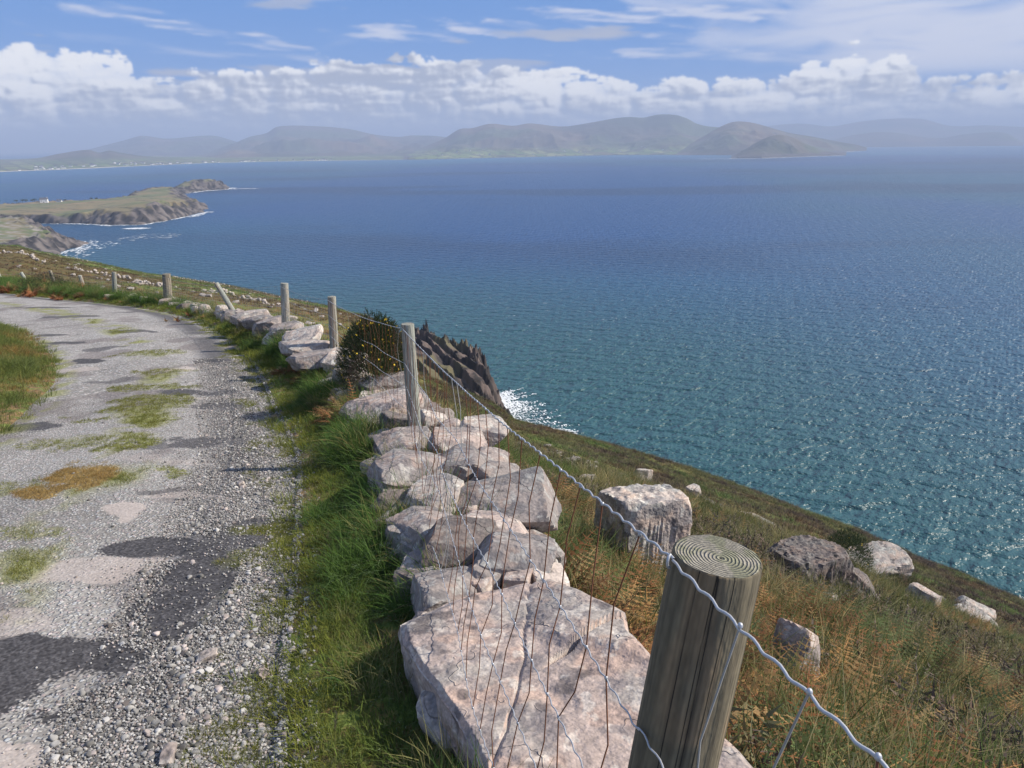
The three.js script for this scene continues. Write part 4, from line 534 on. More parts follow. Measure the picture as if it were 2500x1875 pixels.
  for (let i = 0; i < 90000; i++) { const f = 1.6 + 16 * Math.pow(rnd(), 1.3), l = roadLeft(f), r = roadRight(f), x = lerp(l, r + 0.05, rnd()), mid = fbm(x * 4.5, f * 4.5, 3, 610), t = (x - l) / (r - l), [wx, wf] = warp(x, f), m = spot(mossSpots, wx, wf, (mid - 0.5) * 3.2), o = spot(ochre, wx, wf, (mid - 0.5) * 2.6), e = ss(0.40, 0.08, r - x + (mid - 0.5) * 0.35) * ss(0.47, 0.60, fbm(x * 6, f * 6, 3, 660)), c = ss(0.10, 0.02, Math.abs(t - 0.5)) * ss(0.52, 0.7, fbm(x * 1.3, f * 0.9, 4, 650)) * ss(0.4, 0.6, mid); const k = Math.max(m * 0.6, o * 0.55, e, c * 0.6); if (rnd() > k * 0.8) continue; T.push([x, roadSurf(x, f) - 0.004, f, rr(0, 6.28), rr(0.28, 0.62), rr(0.5, 0.9), 0.3, vary(o > 0.3 ? [0.28, 0.185, 0.06] : [0.17, 0.175, 0.03])]); }
  scatter('track_moss', 'low moss and tufts growing in the gravel of the track', 'moss', shortG[0], bladeMat, T);
}
{ // ---- loose gravel: larger stones lying free along the edge of the track
  const geos = [0, 1, 2].map((k) => { const g = rockGeo(1, 0.6, 0.8, { seed: 80 + k, detail: 1, strata: 0, rough: 0.05, crease: 0.9 }); return g; }), L = [[], [], []]; srand(631);
  const gm = new THREE.MeshStandardMaterial({ color: 0xffffff, roughness: 0.9 });
  for (let i = 0; i < 110000; i++) { const f = 1.6 + 9.5 * Math.pow(rnd(), 1.9), r = roadRight(f), l = roadLeft(f), d = rr(-0.16, 2.9) * (rnd() < 0.62 ? 0.28 : 1), x = r - d; if (x < l) continue; const p = ss(1.25, 0.15, d) * 0.9 + 0.18 * ss(0.5, 0.62, fbm(x * 2, f * 2, 3, 1350)), dk = spot(darkSpots, x, f, 0); if (rnd() > p * (1 - 0.9 * dk)) continue; const s = (rnd() < 0.025 ? rr(0.018, 0.034) : rr(0.005, 0.0135)) * (1 - 0.35 * ss(0.5, 1.4, d)), b = 0.10 + 0.40 * Math.pow(rnd(), 1.5), w = rnd(); L[i % 3].push([x, (d < 0 ? vergeY(x, f) + 0.005 : roadSurf(x, f) + 0.002) + s * 0.12, f, rr(0, 6.28), s, rr(0.7, 1.2), 0.4, w < 0.2 ? [b * 1.1, b * 0.94, b * 0.86] : [b, b * 0.96, b * 0.90]]); }
  L.forEach((l, i) => scatter('loose_gravel', 'loose grey gravel along the edge of the track', 'gravel', geos[i], gm, l));
  const st = (x, f, w, h, d, m, label, sd) => { const s = mesh('loose_stone', rockGeo(w, h, d, { seed: sd, detail: 5 }), rockMats[m]); s.position.set(x, groundY(x, f) + h * 0.32, -f); s.rotation.set(0.1, sd, 0.1); return tag(s, label, 'stone'); };
  { const s = st(-1.73, 7.2, 0.17, 0.09, 0.13, 4, 'flat pink stone lying in the verge grass', 3); s.material = new THREE.MeshStandardMaterial({ color: lin(0.50, 0.33, 0.25), roughness: 0.95, bumpMap: rockBump, bumpScale: 0.004 }); s.position.y += 0.03; }
  st(-1.94, 5.03, 0.055, 0.05, 0.05, 5, 'white pebble on the gravel edge of the track', 5);
  st(-1.3, 2.75, 0.09, 0.035, 0.06, 2, 'flat pale stone in the gravel near the verge', 7); st(-1.18, 2.12, 0.10, 0.04, 0.05, 0, 'long grey stone in the gravel at the bottom of the picture', 8); st(-1.02, 2.62, 0.06, 0.035, 0.05, 4, 'rounded pinkish stone in the gravel near the verge', 9);
}
{ // ---- the seaward slope
  const near = [blades(70, 0.26, 0.005, 0.20, 0.9, 11, 3), blades(64, 0.32, 0.005, 0.18, 1.1, 12, 3), blades(64, 0.20, 0.0045, 0.20, 1.0, 13, 3)], tus = [blades(34, 0.34, 0.014, 0.16, 0.9, 14, 2), blades(34, 0.28, 0.014, 0.18, 1.2, 15, 2)], fr = [frondGeo(6, 0.42, 16), frondGeo(5, 0.36, 17), frondGeo(7, 0.46, 18)], tw = [twigGeo(16, 0.22, 19), twigGeo(18, 0.18, 20)];
  const G = [[], [], []], T = [[], []], F = [[], [], []], W = [[], []]; srand(641);
  const place = (x, f, near01) => {
    const [g, b, h, lu] = cover(x, f), y = hillY(x, f) - 0.02, u = rnd(), cl = fbm(x * 1.7, f * 1.7, 3, 1380); if (cl < 0.40 && rnd() < 0.7) return; const big = 0.55 + 0.95 * cl;
    if (u < b * 0.62) { const green = fbm(x * 0.9 + 20, f * 0.9, 3, 1360) > 0.52; F[Math.floor(rnd() * 3)].push([x, y, f, rr(0, 6.28), rr(0.6, 1.15), rr(0.7, 1.1), 0.4, vary(green && rnd() < 0.65 ? [0.085, 0.11, 0.03] : rnd() < 0.55 ? [0.18, 0.078, 0.026] : [0.25, 0.145, 0.05], 0.4)]); }
    else if (u < b * 0.62 + h * 0.5) W[rnd() < 0.5 ? 0 : 1].push([x, y, f, rr(0, 6.28), rr(0.8, 1.8), rr(0.6, 1.1), 0.3, vary(rnd() < 0.3 ? [0.11, 0.10, 0.045] : [0.14, 0.10, 0.075], 0.4)]);
    else { const dry = fbm(x * 0.7, f * 0.7 + 11, 3, 1370); G[Math.floor(rnd() * 3)].push([x, y, f, rr(0, 6.28), rr(0.75, 1.3) * (lu > 0.4 ? 0.85 : 1) * big, rr(0.7, 1.25), 0.45, vary(rnd() < (lu > 0.4 ? 0.15 : dry > 0.5 ? 0.62 : 0.36) ? [0.34, 0.285, 0.13] : lu > 0.4 ? [0.10, 0.17, 0.03] : [0.10, 0.125, 0.032], 0.35)]); }
  };
  for (let i = 0; i < 42000; i++) { const th = rr(-12, 42), r = 1.8 + 16 * Math.pow(rnd(), 0.75), x = Math.sin(th * D2R) * r, f = Math.cos(th * D2R) * r, d = x - fenceLine(f); if (d < 0.18 || (d < 0.45 && f > 1.2 && f < 2.9)) continue; if (r > 9 && rnd() < 0.35) continue; place(x, f); }
  // further off, bigger tussocks
  for (let i = 0; i < 52000; i++) { const th = rr(-36, 44), left = th < -7, r = left ? 22 + 240 * Math.pow(rnd(), 0.8) : 14 + 54 * Math.pow(rnd(), 0.7), x = Math.sin(th * D2R) * r, f = Math.cos(th * D2R) * r; if (f < 40 && x < fenceLine(f) + 0.3) continue; const [g, b, h, lu] = cover(x, f), y = hillY(x, f) - 0.03, s = (left ? 0.75 + r / 170 : 0.8 + r / 130) * rr(0.6, 1.15), u = rnd(), c = u < b ? (rnd() < 0.6 ? [0.095, 0.055, 0.026] : [0.13, 0.092, 0.04]) : u < b + h ? [0.075, 0.052, 0.036] : lu > 0.4 ? [0.10, 0.15, 0.034] : [0.115, 0.112, 0.040]; T[i % 2].push([x, y, f, rr(0, 6.28), s, rr(0.4, 0.75), 0.3, vary(c, 0.3)]); }
  G.forEach((l, i) => scatter('slope_grass', 'rough green and straw grass on the slope below the fence', 'grass', near[i], bladeMat, l));
  T.forEach((l, i) => scatter('tussocks', 'low tussocks and heather covering the far slope', 'grass', tus[i], dryMat, l));
  F.forEach((l, i) => scatter('bracken', 'rust-brown and green bracken on the slope behind the wall', 'bracken', fr[i], dryMat, l));
  W.forEach((l, i) => scatter('heather', 'low brown heather on the slope', 'heather', tw[i], dryMat, l));
  // bracken and dead stems in the wall and the verge
  const V = []; srand(651); for (const [x, f, n, s] of [[-1.45, 6.6, 26, 0.75], [-1.55, 6.95, 20, 0.7], [-2.35, 8.7, 16, 0.55], [-2.75, 9.4, 18, 0.5], [-0.05, 4.5, 5, 0.35], [-13.6, 24.4, 30, 1.0], [-15.2, 25.6, 36, 1.2], [-17.5, 27.8, 30, 1.2], [-11.0, 21.8, 14, 0.7], [-6.8, 17.2, 8, 0.6]]) for (let i = 0; i < n; i++) { const a = rr(0, 6.28), d = (f > 15 ? 1.1 : 0.28) * Math.sqrt(rnd()), xx = x + Math.cos(a) * d, ff = f + Math.sin(a) * d; V.push([xx, groundY(xx, ff), ff, rr(0, 6.28), s * rr(0.6, 1.1), rr(0.8, 1.2), 0.5, vary(rnd() < 0.7 ? [0.22, 0.085, 0.03] : [0.30, 0.19, 0.075], 0.3)]); }
  scatter('bracken', 'brown bracken growing through the stone wall', 'bracken', fr[0], dryMat, V);
}

// ------------------------------------------------------------------ the wire fence
{
  const woodTex = tex8(512, 1024, (u, v, o) => { const g = fbmT(u, v * 0.06, 40, 4, 1400), s = vnT(u * 96, v * 6 + 0.6 * fbmT(u, v, 8, 2, 1405), 96, 1410), a = fbmT(u, v, 6, 4, 1420), n = fbmT(u, v, 64, 2, 1430), ck = ss(0.016, 0.004, Math.abs(fbmT(u, v * 0.04, 14, 3, 1440) - 0.5)) * ss(0.4, 0.55, fbmT(u, v, 5, 2, 1450)); const k = (0.66 + 0.5 * g + 0.22 * (s - 0.5) + 0.2 * (n - 0.5)) * (1 - 0.65 * ck), c = mix3([150, 138, 118], [128, 126, 112], ss(0.4, 0.6, a)); o[0] = c[0] * k; o[1] = c[1] * k; o[2] = c[2] * k; }, true);
  const woodBump = tex8(512, 1024, (u, v, o) => { const g = fbmT(u, v * 0.06, 40, 4, 1400), ck = ss(0.02, 0.004, Math.abs(fbmT(u, v * 0.04, 14, 3, 1440) - 0.5)) * ss(0.4, 0.55, fbmT(u, v, 5, 2, 1450)); o[0] = o[1] = o[2] = 255 * clamp(0.25 + 0.6 * g + 0.15 * fbmT(u, v, 90, 2, 1460) - 0.5 * ck); });
  const ringTex = tex8(512, 512, (u, v, o) => { const x = u - 0.46, y = v - 0.55, a = Math.atan2(y, x), r = Math.hypot(x, y) * (1 + 0.06 * (vn(Math.cos(a) * 2 + 5, Math.sin(a) * 2 + 5, 1470) - 0.5)), w = 0.5 + 0.5 * Math.cos((r + 0.35 * r * r) * 6.283 * 23 + 5 * (fbm(u * 7, v * 7, 3, 1471) - 0.5)), ck = ss(0.02, 0.0, Math.abs(Math.sin(a * 2.5 + 1 + 6 * (vn(r * 9, 4, 1472) - 0.5) * 0.3))) * ss(0.05, 0.3, r) * ss(0.45, 0.6, vn(a * 3 + 9, 2, 1473)), n = fbmT(u, v, 48, 3, 1474), al = ss(0.45, 0.62, fbmT(u, v, 5, 3, 1476)), k = (0.74 + 0.22 * Math.pow(w, 0.7) + 0.35 * (n - 0.5)) * (1 - 0.7 * ck) * (r < 0.018 ? 0.4 : 1), c = mix3([158, 152, 138], [140, 139, 116], al); o[0] = c[0] * k; o[1] = c[1] * k; o[2] = c[2] * k; }, true);
  const ringBump = tex8(512, 512, (u, v, o) => { const x = u - 0.46, y = v - 0.55, a = Math.atan2(y, x), r = Math.hypot(x, y) * (1 + 0.06 * (vn(Math.cos(a) * 2 + 5, Math.sin(a) * 2 + 5, 1470) - 0.5)), w = 0.5 + 0.5 * Math.cos((r + 0.35 * r * r) * 6.283 * 23 + 5 * (fbm(u * 7, v * 7, 3, 1471) - 0.5)); o[0] = o[1] = o[2] = 255 * clamp(0.6 * w + 0.4 * fbmT(u, v, 40, 3, 1475)); });
  const wood = (c, b) => new THREE.MeshStandardMaterial({ map: woodTex, bumpMap: woodBump, bumpScale: b, roughness: 0.88, color: lin(...c) }), brown = wood([0.72, 0.62, 0.50], 0.006), silver = wood([1.4, 1.5, 1.66], 0.010), pale = wood([1.7, 1.82, 2.05], 0.010), grey = wood([0.95, 0.98, 1.02], 0.010);
  const sawn = new THREE.MeshStandardMaterial({ map: ringTex, bumpMap: ringBump, bumpScale: 0.004, roughness: 0.9 });
  const steel = new THREE.MeshStandardMaterial({ color: lin(0.50, 0.51, 0.53), metalness: 0.55, roughness: 0.52 }), rust = new THREE.MeshStandardMaterial({ color: lin(0.17, 0.065, 0.03), roughness: 0.9 }), dull = new THREE.MeshStandardMaterial({ color: lin(0.36, 0.35, 0.33), metalness: 0.3, roughness: 0.6 });
  const fence = thing('wire_fence', 'weathered post and sheep-wire fence along the stone wall', 'fence');
  const tube = (pts, rad, n = 6) => { const p = [], ix = [], t = new THREE.Vector3(), a = new THREE.Vector3(), b = new THREE.Vector3(), up = new THREE.Vector3(0.31, 0.22, 0.92); pts.forEach((q, i) => { t.subVectors(pts[Math.min(pts.length - 1, i + 1)], pts[Math.max(0, i - 1)]).normalize(); a.crossVectors(t, Math.abs(t.y) > 0.9 ? up : new THREE.Vector3(0, 1, 0)).normalize(); b.crossVectors(t, a); for (let k = 0; k < n; k++) { const c = Math.cos(k / n * 6.2832) * rad, s = Math.sin(k / n * 6.2832) * rad; p.push(q.x + a.x * c + b.x * s, q.y + a.y * c + b.y * s, q.z + a.z * c + b.z * s); if (i) { const m = (i - 1) * n, k2 = (k + 1) % n; ix.push(m + k, m + k2, m + n + k2, m + k, m + n + k2, m + n + k); } } }); const g = new THREE.BufferGeometry(); g.setAttribute('position', new THREE.Float32BufferAttribute(p, 3)); g.setIndex(ix); g.computeVertexNormals(); return g; };
  // posts: top, base, diameter, wood, look
  const posts = [[V3(1.20, 0.10, -3.3), V3(1.15, -0.9, -3.3), 0.11, grey], [V3(0.284, -0.556, 0.955), V3(0.232, -0.883, 0.922), 0.126, brown, 'thick round brown post with a sawn ringed top, nearest'], [V3(-0.76, -1.255, 5.52), V3(-0.745, -2.08, 5.5), 0.10, silver, 'split grey post with twisting grain, second'], [V3(-2.19, -1.76, 9.3), V3(-2.21, -2.43, 9.3), 0.105, silver, 'pale post just left of the gorse bush'], [V3(-3.55, -2.05, 12), V3(-3.59, -2.70, 12), 0.13, pale, 'whitest thick post'], [V3(-6.16, -2.72, 16), V3(-5.92, -3.22, 16), 0.11, pale, 'post leaning hard to the left'], [V3(-9.19, -3.21, 20.5), V3(-9.26, -4.02, 20.5), 0.225, grey, 'stout grey post with a dark shaded top'], [V3(-11.86, -3.53, 23), V3(-11.95, -4.28, 23), 0.13, silver], [V3(-14.86, -4.17, 26.5), V3(-14.78, -4.84, 26.5), 0.13, pale], [V3(-17.35, -4.36, 29), V3(-17.25, -5.0, 29), 0.12, grey], [V3(-20.05, -4.80, 31.5), V3(-19.85, -5.3, 31.5), 0.13, pale], [V3(-22.65, -5.18, 34), V3(-22.5, -5.8, 34), 0.12, pale]];
  posts.forEach(([top, base, dia, m, label], i) => {
    const ax = new THREE.Vector3().subVectors(top, base), foot = base.clone().addScaledVector(ax, i === 1 ? -3.2 : -0.4 / ax.length()), L = top.distanceTo(foot), near = i === 1, nA = near ? 72 : 22, nH = near ? 60 : 14, p = [], uv = [], ix = [], R = dia / 2, sl = near ? 0.10 : [0, 0, 0.04, -0.05, 0.06, 0.2, 0.1, -0.1, 0.2, 0.1, -0.2, 0.1][i];
    for (let j = 0; j <= nH + 2; j++) for (let k = 0; k <= nA; k++) { const a = k / nA * 6.28318, t = Math.min(1, j / nH), rn = 1 + (fbm(Math.cos(a) * 1.3 + i * 9, Math.sin(a) * 1.3 + t * 0.9, 3, 1480) - 0.5) * (near ? 0.05 : 0.34) + (near ? (vn(a * 11, t * 1.2, 1481) - 0.5) * 0.012 : 0), q = j <= nH ? (j === nH ? 0.985 : 1) : 0.95, rr_ = R * rn * q * (near ? 1 : 1.04 - 0.08 * t); const x = Math.cos(a) * rr_, z = Math.sin(a) * rr_; p.push(x, t * L + sl * x + (j > nH ? 0.003 : 0), z); uv.push(k / nA * (near ? 1 : 0.7), t * L * (near ? 0.9 : 0.7) + i * 0.37); if (j && k) { const w = nA + 1, d = j * w + k; ix.push(d - w - 1, d - w, d, d - w - 1, d, d - 1); } }
    const g = new THREE.BufferGeometry(); g.setAttribute('position', new THREE.Float32BufferAttribute(p, 3)); g.setAttribute('uv', new THREE.Float32BufferAttribute(uv, 2)); g.setIndex(ix); g.computeVertexNormals();
    const o = mesh('post', g, m, fence); o.position.copy(foot); o.quaternion.setFromUnitVectors(new THREE.Vector3(0, 1, 0), ax.clone().normalize()); o.rotateY(i * 1.1); if (label) o.userData.label = label;
    const cp = [], cu = [], ci = [], w0 = (nH + 2) * (nA + 1); cp.push(0, L + 0.003, 0); cu.push(0.5, 0.5); for (let rg = 1; rg <= 4; rg++) for (let k = 0; k <= nA; k++) { const s = rg / 4, x = p[(w0 + k) * 3] * s, z = p[(w0 + k) * 3 + 2] * s; cp.push(x, L + 0.003 + sl * x + (near ? 0.003 * (fbm(x * 90, z * 90, 2, 1490) - 0.5) : 0), z); cu.push(0.5 + x / R * 0.48, 0.5 + z / R * 0.48); if (k) { const b = 1 + (rg - 1) * (nA + 1) + k; if (rg === 1) ci.push(0, b, b - 1); else ci.push(b - nA - 2, b, b - 1, b - nA - 2, b - nA - 1, b); } }
    const cg = new THREE.BufferGeometry(); cg.setAttribute('position', new THREE.Float32BufferAttribute(cp, 3)); cg.setAttribute('uv', new THREE.Float32BufferAttribute(cu, 2)); cg.setIndex(ci); cg.computeVertexNormals(); mesh('sawn_top', cg, near ? sawn : m, o);
  });
  // where each wire passes each post
  const drop = [0, 0.26, 0.44, 0.62, 0.83], top = [V3(1.13, 0.08, -3.3), V3(0.219, -0.552, 0.94), V3(-0.79, -1.28, 5.47), V3(-2.25, -1.79, 9.28), V3(-3.62, -2.08, 11.95), V3(-6.1, -2.78, 15.95), V3(-9.32, -3.26, 20.42), V3(-11.93, -3.57, 22.95), V3(-14.9, -4.2, 26.45), V3(-17.4, -4.4, 28.95), V3(-20, -4.85, 31.45), V3(-22.6, -5.22, 33.95)];
  const side = new THREE.Vector3();
  const wireAt = (k, w, t) => { // wire w between post k and k + 1
    const sc = (j) => (j <= 2 ? 1 : 0.72), p = new THREE.Vector3().lerpVectors(top[k], top[k + 1], t), s = lerp(sc(k), sc(k + 1), t); const ln = k === 1 ? 1 - t : k === 0 ? t : 0; p.x -= 0.158 * drop[w] * ln; p.z += 0.10 * drop[w] * ln; p.y -= drop[w] * s + 0.13 * t * (1 - t) * (k === 1 ? 1 : 1.1); side.subVectors(top[k + 1], top[k]); const l = Math.hypot(side.x, side.z), b = (fbm(t * 4 + k * 7, w * 3.3, 2, 1500) - 0.5) * 0.10 * (w ? 1 : 0.2) * Math.sin(t * Math.PI); p.x += side.z / l * b; p.z -= side.x / l * b; return p;
  };
  const knots = [[], [], [], [], []], knot = mergeVertices(new THREE.IcosahedronGeometry(1, 1)); knot.deleteAttribute('uv');
  const strings = () => { for (let w = 0; w < 5; w++) {
    const gs = [...knots[w]]; for (let k = 0; k < top.length - 1; k++) { const len = top[k].distanceTo(top[k + 1]), step = k < 2 ? 0.009 : k < 4 ? 0.03 : 0.12, n = Math.round(len / step), pts = []; for (let i = 0; i <= n; i++) { const t = i / n, s = t * len, p = wireAt(k, w, t), a = k < 4 ? 0.0023 : 0; p.y += Math.sin(s * 6.283 / 0.052 + w) * a + (fbm(s * 1.7, w + k * 5, 2, 1510) - 0.5) * 0.012; p.x += Math.cos(s * 6.283 / 0.052 + w) * a * 0.7; pts.push(p); } gs.push(tube(pts, (w === 0 ? 0.00205 : 0.0015) * (k < 3 ? 1 : 1.25), k < 3 ? 6 : 3)); }
    const o = mesh(w ? 'line_wire' : 'top_wire', mergeGeometries(gs), steel, fence); if (!w) o.userData.label = 'thick crimped galvanised top wire';
  } };
  srand(1601);
  for (let k = 0; k < 9; k++) { const len = top[k].distanceTo(top[k + 1]), n = Math.round(len / 0.15); for (let i = 1; i < n; i++) {
    const t = i / n, pts = []; for (let w = 0; w < 5; w++) { const a = wireAt(k, w, clamp(t + rr(-0.010, 0.010) * (k < 3 ? 1 : 0.5), 0, 1)); if (w) { const b = pts[pts.length - 1], mid = new THREE.Vector3().lerpVectors(b, a, rr(0.35, 0.65)), q = k < 3 ? 0.012 : 0.006; mid.x += rr(-q, q) * 1.3; mid.z += rr(-q, q); const c1 = new THREE.Vector3().lerpVectors(b, mid, 0.5), c2 = new THREE.Vector3().lerpVectors(mid, a, 0.5); if (k < 3) pts.push(c1, mid, c2); else pts.push(mid); } pts.push(a); if (k < 3) { const g = knot.clone(); g.scale(0.0033, 0.0042, 0.0033); g.translate(a.x, a.y, a.z); knots[w].push(g); } }
    mesh('stay_wire', tube(pts, k < 3 ? 0.0014 : 0.0016, k < 3 ? 5 : 3), k < 3 ? (rnd() < 0.85 ? rust : dull) : dull, fence);
  } }
  strings();
  { const p = top[1], g = tube([0, 1, 2, 3, 4, 5, 6].map((i) => new THREE.Vector3(p.x - 0.004 + 0.012 * Math.sin(i / 6 * Math.PI) * -0.4, p.y + 0.010 * Math.cos(i / 6 * Math.PI), p.z + 0.006 * Math.sin(i / 6 * Math.PI))), 0.0024, 6); mesh('staple', g, steel, fence); }
}

// ------------------------------------------------------------------ gorse bushes
function gorse(x, f, w, h, n, sd, label, flower, dead, y0) {
  const o = thing('gorse_bush', label, 'bush', null); o.position.set(x, (y0 ?? groundY(x, f)) - 0.05, -f); srand(sd);
  const shape = (a, e) => 0.82 + 0.36 * fbm(Math.cos(a) * 1.6 + sd, Math.sin(a) * 1.6 + e * 1.7, 3, 1700), P = [[], [], [], []]; const tri = (k, a, b, c) => P[k].push(...a, ...b, ...c);
  for (let i = 0; i < 26; i++) { const a = rr(0, 6.28), q = rr(0.3, 0.85), X = Math.cos(a) * w * q, Z = Math.sin(a) * w * q, Y = h * rr(0.35, 0.85), d = 0.008; tri(0, [-d, 0, 0], [d, 0, d], [X, Y, Z]); tri(0, [0, 0, -d], [0, 0.01, d], [X, Y, Z]); }
  for (let i = 0; i < n; i++) { // spiny shoots all through the outer half of the bush
    const a = rr(0, 6.28), e = Math.asin(rr(-0.25, 1)), q = shape(a, e) * Math.pow(rr(0.25, 1), 0.45), X = Math.cos(a) * Math.cos(e) * w * q, Y = h * 0.42 + Math.sin(e) * h * 0.58 * q, Z = Math.sin(a) * Math.cos(e) * w * q, isDead = dead && (fbm(X * 7 + 3, (Y + Z) * 7, 3, 1710) + 0.05 * (X / w) > 0.57), k = isDead ? 2 : 1, l = rr(0.03, 0.075), dx = Math.cos(a) * Math.cos(e) + rr(-0.7, 0.7), dy = Math.sin(e) + rr(-0.2, 0.9), dz = Math.sin(a) * Math.cos(e) + rr(-0.7, 0.7), dl = Math.hypot(dx, dy, dz), u = [dx / dl, dy / dl, dz / dl], wv = 0.0042;
    tri(k, [X - wv, Y, Z], [X + wv, Y, Z + wv], [X + u[0] * l, Y + u[1] * l, Z + u[2] * l]);
    for (let m = 0; m < 6; m++) { const t = rr(0.05, 0.9) * l, b = [X + u[0] * t, Y + u[1] * t, Z + u[2] * t], sl = l * rr(0.25, 0.5), v = [rr(-1, 1), rr(-0.4, 1), rr(-1, 1)]; tri(k, [b[0] - wv * 0.7, b[1], b[2]], [b[0] + wv * 0.7, b[1] + wv * 0.5, b[2]], [b[0] + v[0] * sl, b[1] + v[1] * sl, b[2] + v[2] * sl]); }
    if (!isDead && rnd() < flower * (q > 0.75 ? 1 : 0.1)) for (let m = 0; m < 4; m++) { const c = [X + u[0] * l, Y + u[1] * l, Z + u[2] * l], s = 0.011; tri(3, [c[0] + rr(-s, s), c[1] + rr(-s, s), c[2] + rr(-s, s)], [c[0] + rr(-s, s), c[1] + rr(-s, s), c[2] + rr(-s, s)], [c[0] + rr(-s, s), c[1] + s, c[2] + rr(-s, s)]); }
  }
  const cols = [[0.10, 0.075, 0.05], [0.050, 0.072, 0.020], [0.20, 0.14, 0.085], [0.75, 0.52, 0.03]], names = ['stems', 'green_shoots', 'dead_shoots', 'flowers'];
  P.forEach((p, k) => { if (!p.length) return; const g = new THREE.BufferGeometry(); g.setAttribute('position', new THREE.Float32BufferAttribute(p, 3)); g.computeVertexNormals(); mesh(names[k], g, new THREE.MeshStandardMaterial({ color: lin(...cols[k]), roughness: 0.8, side: THREE.DoubleSide }), o); });
}
gorse(-1.36, 7.35, 0.36, 0.92, 6500, 41, 'dark gorse bush with yellow flowers growing in the wall', 0.05, true, -2.46);
gorse(6.35, 13.0, 0.46, 1.0, 3200, 42, 'small dark green gorse bush between the rocks on the slope', 0.01, false);
gorse(8.0, 13.9, 0.45, 0.5, 2200, 43, 'low brown-green bush in front of the smooth sloping boulder', 0.0, true);
gorse(-16.0, 26.2, 0.8, 0.7, 2200, 44, 'dark scrubby bush beside the track at the far left', 0.0, true);

// ------------------------------------------------------------------ one seeding grass stalk in the shade of the slab, and taller straws by the wall
{
  srand(1801); const straw = new THREE.MeshStandardMaterial({ color: lin(0.34, 0.27, 0.13), roughness: 0.9, side: THREE.DoubleSide });
  const stalk = (x, f, h, ln, label) => { const p = [], base = groundY(x, f); const tri = (a, b, c) => p.push(...a, ...b, ...c), at = (t) => [ln * t * t * h, h * t, 0.05 * t * t * h], w = 0.0011; for (let i = 0; i < 8; i++) { const a = at(i / 8), b = at((i + 1) / 8); tri([a[0] - w, a[1], a[2]], [a[0] + w, a[1], a[2]], b); tri([a[0], a[1], a[2] - w], [a[0], a[1], a[2] + w], b); } for (let i = 0; i < 26; i++) { const a = at(rr(0.68, 1)), d = rr(0.008, 0.02), b = rr(0, 6.28); tri([a[0] - 0.0015, a[1], a[2]], [a[0] + 0.0015, a[1] + 0.002, a[2]], [a[0] + Math.cos(b) * d * 0.6, a[1] + d, a[2] + Math.sin(b) * d * 0.6]); } const g = new THREE.BufferGeometry(); g.setAttribute('position', new THREE.Float32BufferAttribute(p, 3)); g.computeVertexNormals(); const m = mesh('grass_stalk', g, straw); m.position.set(x, base, -f); return tag(m, label, 'grass stalk'); };
  stalk(-0.58, 1.99, 0.24, 0.1, 'lone seeding grass stalk in the shade of the big slab');
}

